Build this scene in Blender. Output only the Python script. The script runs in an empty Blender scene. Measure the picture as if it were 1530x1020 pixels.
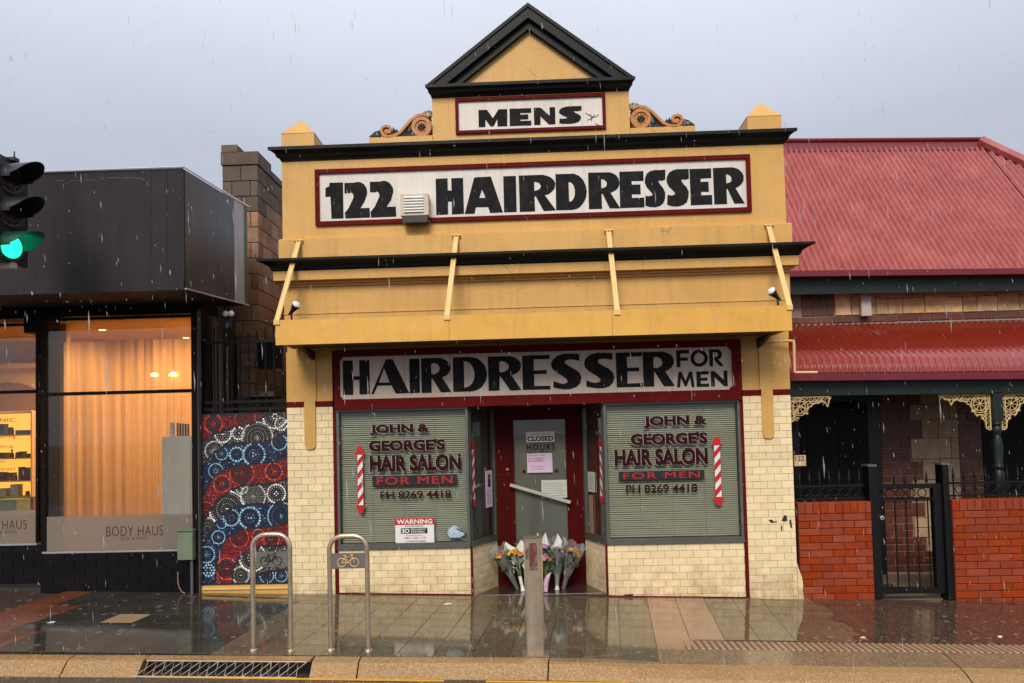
import bpy, math, random
from math import sin, cos, pi, radians
from mathutils import Matrix, Vector
random.seed(7)
C = bpy.context.scene.collection
sc = bpy.context.scene

# ------------------------------------------------------------------ camera
FPX = 1105.0
yaw, pitch, roll = 0.03013481, 0.03815515, 0.0243942987
cy_, sy_, cp_, sp_ = cos(yaw), sin(yaw), cos(pitch), sin(pitch)
fwd = Vector((-sy_*cp_, cy_*cp_, sp_)); rgt = Vector((cy_, sy_, 0)); upv = rgt.cross(fwd)
r2 = rgt*cos(roll) - upv*sin(roll); u2 = upv*cos(roll) + rgt*sin(roll)
cam = bpy.data.cameras.new('camera'); co = bpy.data.objects.new('camera', cam); C.objects.link(co)
cam.lens = FPX/1530*36; cam.sensor_width = 36; cam.shift_y = 0.06289; cam.clip_start = .05; cam.clip_end = 6000
M = Matrix((r2, u2, -fwd)).transposed().to_4x4(); M.translation = Vector((0, -8, 1.74)); co.matrix_world = M
sc.camera = co

# ------------------------------------------------------------------ sky, sun, exposure
SUN_EL, SUN_AZ = radians(40), radians(190)      # azimuth clockwise from +Y; the light comes from behind the camera
w = bpy.data.worlds.new('World'); sc.world = w; w.use_nodes = True
N = w.node_tree.nodes; L = w.node_tree.links; N.clear()
out = N.new('ShaderNodeOutputWorld'); bg = N.new('ShaderNodeBackground'); bg.inputs['Strength'].default_value = 0.1
sky = N.new('ShaderNodeTexSky'); sky.sky_type = 'NISHITA'; sky.sun_disc = False
sky.sun_elevation = SUN_EL; sky.sun_rotation = SUN_AZ; sky.dust_density = 4
tc = N.new('ShaderNodeTexCoord'); sep = N.new('ShaderNodeSeparateXYZ'); L.new(tc.outputs['Generated'], sep.inputs[0])
rp = N.new('ShaderNodeValToRGB'); rp.color_ramp.elements[0].position = 0.0; rp.color_ramp.elements[1].position = 1.0
rp.color_ramp.elements[0].color = (.38, .42, .50, 1); rp.color_ramp.elements[1].color = (.92, .94, 1.0, 1)
e = rp.color_ramp.elements.new(.35); e.color = (.46, .49, .57, 1)
e = rp.color_ramp.elements.new(.55); e.color = (.72, .75, .84, 1)
L.new(sep.outputs['Z'], rp.inputs[0])
nz = N.new('ShaderNodeTexNoise'); nz.inputs['Scale'].default_value = 2.2; nz.inputs['Detail'].default_value = 4
mp = N.new('ShaderNodeMapping'); mp.inputs['Scale'].default_value = (1, 1, 2.2); L.new(tc.outputs['Generated'], mp.inputs[0]); L.new(mp.outputs[0], nz.inputs[0])
mr = N.new('ShaderNodeMapRange'); mr.inputs['From Min'].default_value = .3; mr.inputs['From Max'].default_value = .7
mr.inputs['To Min'].default_value = 7.2; mr.inputs['To Max'].default_value = 8.0; L.new(nz.outputs[0], mr.inputs[0])
vm = N.new('ShaderNodeVectorMath'); vm.operation = 'SCALE'; L.new(rp.outputs[0], vm.inputs[0]); L.new(mr.outputs[0], vm.inputs['Scale'])
mx = N.new('ShaderNodeMixRGB'); mx.inputs[0].default_value = .93; L.new(sky.outputs[0], mx.inputs[1]); L.new(vm.outputs[0], mx.inputs[2])
L.new(mx.outputs[0], bg.inputs['Color']); L.new(bg.outputs[0], out.inputs[0])
sl = bpy.data.lights.new('sun', 'SUN'); so = bpy.data.objects.new('sun', sl); C.objects.link(so)
sl.energy = 1.5; sl.angle = radians(24); sl.color = (1, .90, .76)
dvec = Vector((sin(SUN_AZ)*cos(SUN_EL), cos(SUN_AZ)*cos(SUN_EL), sin(SUN_EL)))
so.rotation_euler = dvec.to_track_quat('Z', 'Y').to_euler()
sc.view_settings.view_transform = 'Standard'; sc.view_settings.look = 'None'; sc.view_settings.exposure = 0.70
sc.view_settings.gamma = 1; sc.view_settings.use_curve_mapping = False
sc.render.engine = 'CYCLES'; sc.cycles.max_bounces = 8; sc.cycles.transparent_max_bounces = 16
sc.cycles.caustics_reflective = False; sc.cycles.caustics_refractive = False
sc.cycles.sample_clamp_indirect = 4

# ------------------------------------------------------------------ materials
def mat(name, col, rough=.55, var=.12, scale=3., bump=.0, bscale=60., rnd=0., metal=0., spec=.5,
        dirt=None, damt=.0, dscale=2., streak=0., coat=0., speck=None, spk_scale=150., spk_amt=.35,
        rvar=0., ior=1.5, splash=None, emit=None, estr=0., crack=0., rust=None):
    m = bpy.data.materials.new(name); m.use_nodes = True
    n = m.node_tree.nodes; l = m.node_tree.links; b = n['Principled BSDF']
    geo = n.new('ShaderNodeNewGeometry'); pos = geo.outputs['Position']
    def noise(s, det=5, vec=pos, r=.55):
        t = n.new('ShaderNodeTexNoise'); t.inputs['Scale'].default_value = s; t.inputs['Detail'].default_value = det
        t.inputs['Roughness'].default_value = r; l.new(vec, t.inputs['Vector']); return t.outputs[0]
    def mrange(v, a, b_, c, d):
        t = n.new('ShaderNodeMapRange'); l.new(v, t.inputs[0])
        for k, x in zip(('From Min', 'From Max', 'To Min', 'To Max'), (a, b_, c, d)): t.inputs[k].default_value = x
        return t.outputs[0]
    def mul(colsock, fac):
        t = n.new('ShaderNodeVectorMath'); t.operation = 'SCALE'; l.new(colsock, t.inputs[0]); l.new(fac, t.inputs['Scale']); return t.outputs[0]
    def mix(a, bcol, fac):
        t = n.new('ShaderNodeMixRGB'); l.new(fac, t.inputs[0]); l.new(a, t.inputs[1]); t.inputs[2].default_value = (*bcol, 1); return t.outputs[0]
    rgb = n.new('ShaderNodeRGB'); rgb.outputs[0].default_value = (*col, 1); c = rgb.outputs[0]
    if var: c = mul(c, mrange(noise(scale), .25, .75, 1-var, 1+var))
    if rnd:
        oi = n.new('ShaderNodeObjectInfo'); ad = n.new('ShaderNodeMath'); ad.operation = 'ADD'
        l.new(oi.outputs['Random'], ad.inputs[0]); l.new(geo.outputs['Random Per Island'], ad.inputs[1])
        fr = n.new('ShaderNodeMath'); fr.operation = 'FRACT'; l.new(ad.outputs[0], fr.inputs[0])
        c = mul(c, mrange(fr.outputs[0], 0, 1, 1-rnd, 1+rnd))
        hs = n.new('ShaderNodeHueSaturation'); l.new(c, hs.inputs['Color'])
        f2 = n.new('ShaderNodeMath'); f2.operation = 'MULTIPLY'; f2.inputs[1].default_value = 7.31; l.new(fr.outputs[0], f2.inputs[0])
        f3 = n.new('ShaderNodeMath'); f3.operation = 'FRACT'; l.new(f2.outputs[0], f3.inputs[0])
        l.new(mrange(f3.outputs[0], 0, 1, 1-rnd*.5, 1+rnd*.5), hs.inputs['Saturation']); c = hs.outputs[0]
    if streak:
        mp_ = n.new('ShaderNodeMapping'); mp_.inputs['Scale'].default_value = (14, 14, .9); l.new(pos, mp_.inputs[0])
        c = mul(c, mrange(noise(1, 4, mp_.outputs[0]), .42, .75, 1, 1-streak))
    if dirt:
        c = mix(c, dirt, mrange(noise(dscale, 8, r=.7), .5, .72, 0, damt))
    if rust:
        mp2 = n.new('ShaderNodeMapping'); mp2.inputs['Scale'].default_value = (7, 7, .5); mp2.inputs['Location'].default_value = (3, 1, 5); l.new(pos, mp2.inputs[0])
        c = mix(c, rust, mrange(noise(1, 6, mp2.outputs[0], .7), .57, .78, 0, .5))
        c = mix(c, (col[0]*1.15, col[1]*1.2, col[2]*1.5), mrange(noise(.9, 3), .52, .56, 0, .22))      # patches repainted in a slightly different batch
        c = mix(c, (.12, .07, .035), mrange(noise(38, 3, r=.8), .70, .76, 0, .55))                    # flaked specks
    if crack:
        nd = n.new('ShaderNodeTexNoise'); nd.inputs['Scale'].default_value = 5; l.new(pos, nd.inputs['Vector'])
        av = n.new('ShaderNodeVectorMath'); av.operation = 'MULTIPLY_ADD'; l.new(nd.outputs['Color'], av.inputs[0]); av.inputs[1].default_value = (.25, .25, .25); l.new(pos, av.inputs[2])
        vo = n.new('ShaderNodeTexVoronoi'); vo.feature = 'DISTANCE_TO_EDGE'; vo.inputs['Scale'].default_value = 1.1; l.new(av.outputs[0], vo.inputs['Vector'])
        a_ = n.new('ShaderNodeMath'); a_.operation = 'MULTIPLY'; l.new(mrange(vo.outputs['Distance'], .0, .006, 1, 0), a_.inputs[0]); l.new(mrange(noise(1.7, 2), .5, .6, 0, crack), a_.inputs[1])
        c = mix(c, (.10, .055, .025), a_.outputs[0])
    if splash:      # grime that rain splashes up from the pavement
        sx = n.new('ShaderNodeSeparateXYZ'); l.new(pos, sx.inputs[0])
        h = mrange(sx.outputs['Z'], -.05, .38, 1, 0)
        a = n.new('ShaderNodeMath'); a.operation = 'MULTIPLY'; l.new(h, a.inputs[0]); l.new(mrange(noise(5, 8, r=.75), .38, .68, 0, .8), a.inputs[1])
        c = mix(c, splash, a.outputs[0])
    if speck:
        v = n.new('ShaderNodeTexVoronoi'); v.inputs['Scale'].default_value = spk_scale; l.new(pos, v.inputs['Vector'])
        bw = n.new('ShaderNodeSeparateColor'); l.new(v.outputs['Color'], bw.inputs[0])
        c = mix(c, speck, mrange(bw.outputs[0], 1-spk_amt-.05, 1-spk_amt+.05, 0, .85))
        c = mul(c, mrange(bw.outputs[1], 0, 1, .7, 1.3))
    l.new(c, b.inputs['Base Color'])
    b.inputs['Roughness'].default_value = rough; b.inputs['Metallic'].default_value = metal
    b.inputs['Specular IOR Level'].default_value = spec; b.inputs['IOR'].default_value = ior
    if coat: b.inputs['Coat Weight'].default_value = coat; b.inputs['Coat Roughness'].default_value = .06
    if rvar: l.new(mrange(noise(1.6, 6, r=.65), .35, .65, max(.02, rough-rvar), rough+rvar), b.inputs['Roughness'])
    if bump:
        bp = n.new('ShaderNodeBump'); bp.inputs['Strength'].default_value = bump; bp.inputs['Distance'].default_value = .01
        l.new(noise(bscale, 4), bp.inputs['Height']); l.new(bp.outputs[0], b.inputs['Normal'])
    if emit:
        b.inputs['Emission Color'].default_value = (*emit, 1); b.inputs['Emission Strength'].default_value = estr
    m.diffuse_color = (*col, 1)
    return m

def glassmat(name, tint=(.9, .95, .92), refl=1.0, rough=.01, haze=0., hcol=(.8, .8, .8), minr=0.):
    m = bpy.data.materials.new(name); m.use_nodes = True
    n = m.node_tree.nodes; l = m.node_tree.links; n.clear()
    o = n.new('ShaderNodeOutputMaterial'); t = n.new('ShaderNodeBsdfTransparent'); t.inputs[0].default_value = (*tint, 1)
    g = n.new('ShaderNodeBsdfGlossy'); g.inputs['Roughness'].default_value = rough
    f = n.new('ShaderNodeFresnel'); f.inputs[0].default_value = 1.5
    mm = n.new('ShaderNodeMath'); mm.operation = 'MULTIPLY_ADD'; mm.inputs[1].default_value = refl; mm.inputs[2].default_value = minr; l.new(f.outputs[0], mm.inputs[0])
    mm.use_clamp = True
    last = t.outputs[0]
    if haze:
        d = n.new('ShaderNodeBsdfDiffuse'); d.inputs[0].default_value = (*hcol, 1)
        tl = n.new('ShaderNodeBsdfTranslucent'); tl.inputs[0].default_value = (*hcol, 1)
        ad = n.new('ShaderNodeMixShader'); ad.inputs[0].default_value = .45; l.new(d.outputs[0], ad.inputs[1]); l.new(tl.outputs[0], ad.inputs[2])
        hx = n.new('ShaderNodeMixShader'); hx.inputs[0].default_value = haze; l.new(t.outputs[0], hx.inputs[1]); l.new(ad.outputs[0], hx.inputs[2]); last = hx.outputs[0]
    x = n.new('ShaderNodeMixShader'); l.new(mm.outputs[0], x.inputs[0]); l.new(last, x.inputs[1]); l.new(g.outputs[0], x.inputs[2]); l.new(x.outputs[0], o.inputs[0])
    return m

YEL = mat('yellow_render', (.67, .375, .095), .5, .07, 2.5, .3, 70, dirt=(.36, .18, .05), damt=.25, dscale=1.3, streak=.10, crack=.45, rust=(.30, .13, .04))
YEL2 = mat('yellow_metal_paint', (.77, .42, .075), .38, .05, 4, .08, 12, dirt=(.40, .17, .05), damt=.3, dscale=5, streak=.08, rust=(.38, .15, .04))
YELP = mat('pale_yellow_paint', (.78, .55, .22), .4, .08, 6)
DARK = mat('dark_green_black_paint', (.009, .012, .013), .42, .3, 5, .15, 50, dirt=(.03, .036, .03), damt=.25, dscale=6, spec=.15)
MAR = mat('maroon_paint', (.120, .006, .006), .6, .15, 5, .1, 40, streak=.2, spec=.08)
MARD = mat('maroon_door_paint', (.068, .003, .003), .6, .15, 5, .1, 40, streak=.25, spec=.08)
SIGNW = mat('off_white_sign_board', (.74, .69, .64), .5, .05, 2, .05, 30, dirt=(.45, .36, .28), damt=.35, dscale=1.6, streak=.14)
BLACKP = mat('black_sign_lettering', (.007, .007, .009), .8, .35, 9, .1, 60, dirt=(.05, .046, .045), damt=.3, dscale=9, spec=.25)
TILE = mat('cream_glazed_tile', (.86, .71, .44), .22, .05, 8, .04, 25, rnd=.08, dirt=(.64, .44, .21), damt=.35, dscale=5, splash=(.30, .16, .07))
GROUT = mat('brown_tile_grout', (.36, .24, .12), .8, .2, 8)
ALU = mat('dull_aluminium', (.15, .15, .14), .4, .15, 6, metal=.6)
ALUB = mat('bright_aluminium', (.7, .7, .7), .3, .1, 6, metal=.9)
STEEL = mat('brushed_stainless', (.66, .53, .39), .26, .12, 14, .06, 120, metal=.8, streak=.2, dirt=(.25, .2, .15), damt=.4, dscale=6)
BLIND = mat('sage_blind_slats', (.64, .625, .54), .6, .08, 3)
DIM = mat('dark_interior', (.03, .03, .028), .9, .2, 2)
LET = mat('dark_red_lettering', (.030, .005, .007), .7, .2, 20, spec=.1)
LETW = mat('white_lettering_edge', (.55, .48, .46), .5, 0)
RED = mat('bright_red_vinyl', (.55, .012, .014), .35, .08, 20)
WHT = mat('white_vinyl', (.78, .78, .76), .4, .04, 8)
BLK = mat('black_vinyl', (.012, .012, .016), .4, .1, 10)
PAPER = mat('white_paper', (.72, .72, .68), .7, .05, 12)
PAPERG = mat('green_white_paper', (.50, .55, .48), .7, .05, 12)
LILAC = mat('lilac_paper', (.66, .52, .68), .7, .05, 12)
INK = mat('grey_print', (.20, .19, .20), .7, .0)
GLASS = glassmat('window_glass', (.93, .95, .91), .8)
GLASSW = glassmat('shop_window_glass', (.97, .95, .92), 1.0)
CELLO = glassmat('cellophane', (.96, .97, .97), 1.6, .16, .20, (.8, .83, .82), .02)
FROST = glassmat('frosted_film', (.95, .93, .9), .6, .25, .62, (.50, .44, .38))
CHAR = mat('charcoal_cladding', (.030, .026, .030), .7, .1, 1.2, .05, 30, streak=.25, dirt=(.055, .05, .055), damt=.3, dscale=3, spec=.2)
CHARS = mat('charcoal_side_cladding', (.045, .040, .043), .35, .2, 3, .05, 30, streak=.35, dirt=(.15, .14, .13), damt=.3, dscale=4)
BLKP = mat('black_column_paint', (.008, .007, .007), .4, .3, 4, .08, 30, streak=.3, spec=.12)
PLINTH = mat('black_plinth_tile', (.007, .006, .008), .35, .2, 4, .05, 20, rnd=.3, spec=.15)
LGREY = mat('pale_grey_panel', (.55, .52, .54), .5, .08, 3, streak=.25)
GRNS = mat('faded_green_strip', (.10, .15, .07), .6, .2, 5)
BLOCKM = mat('brown_block', (.30, .165, .095), .85, .22, 6, .5, 45, rnd=.28, dirt=(.085, .065, .05), damt=.55, dscale=2.4)
BLOCKD = mat('weathered_dark_block', (.13, .095, .075), .85, .25, 6, .5, 45, rnd=.2, dirt=(.03, .028, .026), damt=.6, dscale=3)
MORT = mat('dark_mortar', (.10, .07, .05), .9, .2, 10)
BRICK = mat('painted_red_brick', (.285, .043, .010), .55, .18, 12, .5, 50, rnd=.13, spec=.25, dirt=(.20, .025, .015), damt=.5, dscale=6, streak=.12)
BMORT = mat('painted_red_joint', (.12, .016, .008), .8, .2, 10)
QUOIN = mat('maroon_quoin_brick', (.125, .036, .022), .45, .15, 12, .2, 70, rnd=.18)
QMORT = mat('pale_pointing', (.30, .22, .19), .8, .15, 10)
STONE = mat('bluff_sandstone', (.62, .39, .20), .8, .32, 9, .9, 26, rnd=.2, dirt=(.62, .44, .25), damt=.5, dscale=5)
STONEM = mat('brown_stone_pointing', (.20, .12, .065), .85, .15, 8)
STONEL = mat('painted_shade_sandstone', (.44, .30, .18), .8, .2, 9, .9, 26, rnd=.12, dirt=(.66, .5, .32), damt=.4, dscale=5)  # same sandstone, darkened in colour for the verandah's shade
ROOF = mat('red_corrugated_iron', (.41, .105, .098), .14, .10, 2.5, .05, 20, dirt=(.50, .20, .18), damt=.5, dscale=2.5, streak=.28)
ROOFD = mat('dark_red_flashing', (.15, .012, .02), .35, .15, 3, .03, 20)
VROOF = mat('red_verandah_iron', (.19, .022, .012), .16, .1, 3, .05, 20, streak=.1)  # straight pitch; the dark reflection above is put into this deeper red
GRN = mat('dark_green_joinery', (.012, .020, .018), .4, .2, 5, .06, 30, spec=.3)
GOLD = mat('cream_gold_iron_lace', (.58, .42, .19), .45, .15, 20)
IRON = mat('black_iron', (.006, .006, .0065), .45, .3, 10, spec=.25)
ORN = mat('terracotta_ornament_paint', (.50, .20, .045), .5, .2, 20, dirt=(.2, .1, .05), damt=.4, dscale=14)
LEAFD = mat('dark_teal_ornament_paint', (.025, .045, .045), .5, .3, 20)
OLIVE = mat('olive_ornament_paint', (.23, .20, .11), .55, .3, 20)
PAVE = mat('wet_olive_paver', (.115, .080, .040), .045, .22, 7, .025, 30, rnd=.16, speck=(.16, .14, .10), spk_scale=180, spk_amt=.3, rvar=.035, ior=1.62, dirt=(.05, .034, .02), damt=.5, dscale=1.7)
PAVEP = mat('wet_pink_paver', (.27, .145, .085), .08, .14, 7, .025, 30, rnd=.1, speck=(.36, .22, .14), spk_scale=180, spk_amt=.3, rvar=.08, ior=1.6)
PAVED = mat('wet_dark_paver', (.036, .031, .026), .08, .25, 5, .03, 30, rnd=.3, speck=(.08, .07, .05), spk_scale=180, spk_amt=.25, rvar=.09, ior=1.6)
PAVET = mat('terracotta_paver', (.17, .058, .028), .16, .2, 6, .07, 55, rnd=.18, speck=(.2, .09, .05), spk_scale=180, spk_amt=.25, rvar=.09, ior=1.5)  # pinkish pavers, with the warm window's reflection put into their colour
PTAN = mat('tan_paver', (.32, .22, .11), .3, .15, 8, .06, 55)
SLAB = mat('exposed_aggregate_slab', (.060, .034, .026), .06, .2, 4, .04, 160, speck=(.17, .115, .07), spk_scale=85, spk_amt=.25, rvar=.05, ior=1.7)
KERB = mat('golden_granite_kerb', (.31, .175, .065), .32, .16, 5, .35, 130, speck=(.42, .27, .13), spk_scale=150, spk_amt=.35, rvar=.1, dirt=(.10, .07, .045), damt=.4, dscale=2.5)
KERBG = mat('grey_aggregate_kerb', (.19, .125, .07), .10, .16, 5, .06, 130, speck=(.34, .25, .15), spk_scale=150, spk_amt=.3, rvar=.1)
TACT = mat('sandstone_corduroy', (.36, .23, .14), .4, .14, 8, .2, 90)
TACTB = mat('worn_corduroy_base', (.14, .075, .05), .4, .2, 8, .2, 90)
ROAD = mat('wet_asphalt', (.040, .034, .030), .16, .25, 3, .25, 120, speck=(.09, .08, .07), spk_scale=110, spk_amt=.3, rvar=.08, ior=1.6)
GUTT = mat('pale_gutter_concrete', (.26, .23, .18), .25, .2, 4, .1, 60, rvar=.08)
LINE = mat('yellow_road_line', (.75, .36, .02), .4, .15, 8)
EARTH = mat('ground_gravel', (.10, .085, .065), .9, .3, .5)
JOINT = mat('paver_joint_sand', (.075, .055, .04), .15, .2, 9)
STEP = mat('dark_entry_floor', (.05, .025, .02), .14, .2, 4, .05, 40, rvar=.06, ior=1.6)
BUFF = mat('beige_interior', (.55, .38, .22), .8, .04, 1)
BUFFD = mat('brown_interior', (.20, .10, .05), .8, .06, 1)
CURT = bpy.data.materials.new('sheer_curtain'); CURT.use_nodes = True
_n = CURT.node_tree.nodes; _l = CURT.node_tree.links; _n.clear()
_o = _n.new('ShaderNodeOutputMaterial'); _d = _n.new('ShaderNodeBsdfDiffuse'); _d.inputs[0].default_value = (.50, .39, .27, 1)
_t = _n.new('ShaderNodeBsdfTranslucent'); _t.inputs[0].default_value = (.52, .36, .21, 1); _x = _n.new('ShaderNodeMixShader'); _x.inputs[0].default_value = .62
_l.new(_d.outputs[0], _x.inputs[1]); _l.new(_t.outputs[0], _x.inputs[2]); _l.new(_x.outputs[0], _o.inputs[0])
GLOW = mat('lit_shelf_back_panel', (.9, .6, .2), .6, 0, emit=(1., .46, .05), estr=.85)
LAMPW = mat('lit_warm_lamp', (1, .8, .5), .5, 0, emit=(1, .62, .22), estr=6)
LAMPG = mat('lit_green_signal_lens', (.0, .5, .35), .3, 0, emit=(.02, 1., .50), estr=1.05)
LENS = mat('unlit_signal_lens', (.02, .012, .012), .15, 0)
SIG = mat('black_signal_plastic', (.018, .018, .022), .35, .25, 8)
SIGG = mat('painted_green_glow_hood', (.004, .05, .032), .35, .25, 8)  # signal plastic with the green lens glow put into its colour
GBOX = mat('sage_green_box', (.16, .21, .14), .45, .12, 5)
WHITE = mat('white_metal', (.80, .82, .79), .45, .05, 4, streak=.1)
PROD = mat('dark_product_pack', (.05, .012, .012), .4, .2, 6)
PRODG = mat('grey_product_pack', (.22, .21, .17), .5, .15, 6)
PIPEG = mat('grey_pipe', (.13, .13, .13), .4, .2, 6, streak=.3)
PIPET = mat('tan_timber', (.30, .19, .12), .7, .2, 6)
LEAF = mat('bouquet_leaf', (.035, .075, .025), .45, .3, 20, rnd=.3)
STEMG = mat('bouquet_stem', (.10, .15, .05), .5, .2, 20)
YF = mat('yellow_petal', (.75, .42, .03), .55, .1, 20, rnd=.2)
OF = mat('orange_petal', (.62, .22, .03), .55, .1, 20, rnd=.25)
RF = mat('coral_red_petal', (.45, .09, .05), .55, .1, 20, rnd=.25)
PF = mat('mauve_petal', (.50, .26, .42), .55, .1, 20, rnd=.25)
WF = mat('white_petal', (.75, .72, .66), .55, .05, 20, rnd=.1)
PPAPER = mat('pink_wrap_paper', (.62, .42, .55), .6, .1, 15)
BLUEP = mat('pale_blue_print', (.35, .52, .60), .5, .3, 60)
RAIN = glassmat('rain_water', (.97, .98, 1), .3, .2, .30, (.92, .93, .95), .0)
DROPM = {}
def dm(name, c): DROPM[name] = mat(name, c, .3, 0, rnd=.35)
dm('dot_red', (.50, .018, .014)); dm('dot_dark_red', (.26, .010, .012)); dm('dot_white', (.92, .90, .84)); dm('dot_grey', (.30, .29, .27))
dm('dot_charcoal', (.075, .07, .065)); dm('dot_navy', (.014, .026, .10)); dm('dot_blue', (.05, .12, .34)); dm('dot_sky', (.32, .60, .75)); dm('dot_bright_red', (.80, .06, .03))

# ------------------------------------------------------------------ mesh helpers
ORG = {}
def G(x, y): return -.028*x + .02*y        # the street falls gently to the right and towards the kerb

class MB:
    def __init__(s): s.v = []; s.f = []; s.m = []; s.mats = []
    def mi(s, m):
        if m not in s.mats: s.mats.append(m)
        return s.mats.index(m)
    def add(s, vs, fs, m):
        o = len(s.v); k = s.mi(m); s.v += [tuple(v) for v in vs]
        for f in fs: s.f.append(tuple(i+o for i in f)); s.m.append(k)
        return s
    def box(s, x0, x1, y0, y1, z0, z1, m):
        return s.add([(x0,y0,z0),(x1,y0,z0),(x1,y1,z0),(x0,y1,z0),(x0,y0,z1),(x1,y0,z1),(x1,y1,z1),(x0,y1,z1)],
                     [(0,3,2,1),(4,5,6,7),(0,1,5,4),(1,2,6,5),(2,3,7,6),(3,0,4,7)], m)
    def gbox(s, x0, x1, y0, y1, h, m, dz=0):     # a box that stands on the sloping street
        vs = [(x, y, G(x, y)+dz+z) for z in (0, h) for x, y in ((x0,y0),(x1,y0),(x1,y1),(x0,y1))]
        return s.add(vs, [(0,3,2,1),(4,5,6,7),(0,1,5,4),(1,2,6,5),(2,3,7,6),(3,0,4,7)], m)
    def prism(s, poly, axis, a, b, m):
        """poly in the plane across `axis`; x: (y,z)  y: (x,z)  z: (x,y)"""
        P = {'x': lambda p, c: (c, p[0], p[1]), 'y': lambda p, c: (p[0], c, p[1]), 'z': lambda p, c: (p[0], p[1], c)}[axis]
        n = len(poly); vs = [P(p, a) for p in poly] + [P(p, b) for p in poly]
        fs = [tuple(range(n)), tuple(range(2*n-1, n-1, -1))] + [(i, (i+1) % n + 0, (i+1) % n + n, i+n)[::-1] for i in range(n)]
        return s.add(vs, fs, m)
    def tube(s, pts, r, m, n=8, closed=False):
        pts = [Vector(p) for p in pts]; rs = r if isinstance(r, (list, tuple)) else [r]*len(pts); k = len(pts); vs = []
        ref = None
        for i, p in enumerate(pts):
            if closed: t = pts[(i+1) % k]-pts[i-1]
            else: t = pts[min(i+1, k-1)]-pts[max(i-1, 0)]
            t.normalize()
            if ref is None: ref = t.orthogonal().normalized()
            ref = (ref - t*ref.dot(t)); ref = ref.normalized() if ref.length > 1e-6 else t.orthogonal().normalized()
            bn = t.cross(ref)
            for j in range(n):
                a = 2*pi*j/n; vs.append(p + (ref*cos(a)+bn*sin(a))*rs[i])
        fs = []
        for i in range(k if closed else k-1):
            for j in range(n):
                a = i*n+j; b = i*n+(j+1) % n; c = ((i+1) % k)*n+(j+1) % n; d = ((i+1) % k)*n+j; fs.append((a, b, c, d))
        if not closed: fs += [tuple(range(n))[::-1], tuple(range((k-1)*n, k*n))]
        return s.add(vs, fs, m)
    def lathe(s, prof, o, m, n=16, axis='z', caps=True):
        vs = []
        for r, h in prof:
            for j in range(n):
                a = 2*pi*j/n; x, y = r*cos(a), r*sin(a)
                vs.append({'z': (o[0]+x, o[1]+y, o[2]+h), 'y': (o[0]+x, o[1]+h, o[2]+y), 'x': (o[0]+h, o[1]+x, o[2]+y)}[axis])
        fs = [(i*n+j, i*n+(j+1) % n, (i+1)*n+(j+1) % n, (i+1)*n+j) for i in range(len(prof)-1) for j in range(n)]
        if caps: fs += [tuple(range(n))[::-1], tuple(range((len(prof)-1)*n, len(prof)*n))]
        return s.add(vs, fs, m)
    def sphere(s, o, r, m, n=10, sz=1.):
        k = n//2+1; return s.lathe([(max(1e-4, r*sin(pi*i/k)), -r*sz*cos(pi*i/k)) for i in range(k+1)], o, m, n)
    def disc(s, o, r, m, n=6, axis='y', th=.004, ph=0.):
        vs = [(o[0]+r*cos(2*pi*j/n+ph), o[1], o[2]+r*sin(2*pi*j/n+ph)) for j in range(n)]
        vs += [(o[0]+r*.75*cos(2*pi*j/n+ph), o[1]-th, o[2]+r*.75*sin(2*pi*j/n+ph)) for j in range(n)]
        return s.add(vs, [tuple(range(n, 2*n))]+[(j, (j+1) % n, (j+1) % n+n, j+n) for j in range(n)], m)
    def build(s, name, parent=None, smooth=False, at=None, kind=None, label=None):
        me = bpy.data.meshes.new(name); o = bpy.data.objects.new(name, me)
        org = Vector(at) if at is not None else (ORG[parent.name] if parent else Vector((0,0,0)))
        me.from_pydata([tuple(Vector(v)-org) for v in s.v], [], s.f)
        for m in s.mats: me.materials.append(m)
        me.polygons.foreach_set('material_index', s.m)
        if smooth: me.polygons.foreach_set('use_smooth', [True]*len(me.polygons)); 
        me.update(); C.objects.link(o)
        if smooth:
            try: me.set_sharp_from_angle(angle=radians(40))
            except Exception: pass
        if parent: o.parent = parent; o.location = org-ORG[parent.name]
        else: o.location = org
        ORG[o.name] = org
        if kind: o['kind'] = kind
        if label: o['label'] = label
        return o
def B(*a): return MB().box(*a)
def part(name, parent, mb, **k): return mb.build(name, parent, **k)
def thing(name, loc, label, cat, group=None):
    o = bpy.data.objects.new(name, None); C.objects.link(o); o.location = loc; o.empty_display_size = .2
    ORG[o.name] = Vector(loc); o['label'] = label; o['category'] = cat
    if group: o['group'] = group
    return o
def single(name, mb, label, cat, group=None, at=(0,0,0), smooth=False):
    o = mb.build(name, None, at=at, smooth=smooth); o['label'] = label; o['category'] = cat
    if group: o['group'] = group
    return o
def copy_part(o, parent, loc_world):
    c = o.copy(); C.objects.link(c); c.parent = parent; c.location = Vector(loc_world)-ORG[parent.name]; ORG[c.name] = Vector(loc_world); return c

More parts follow.
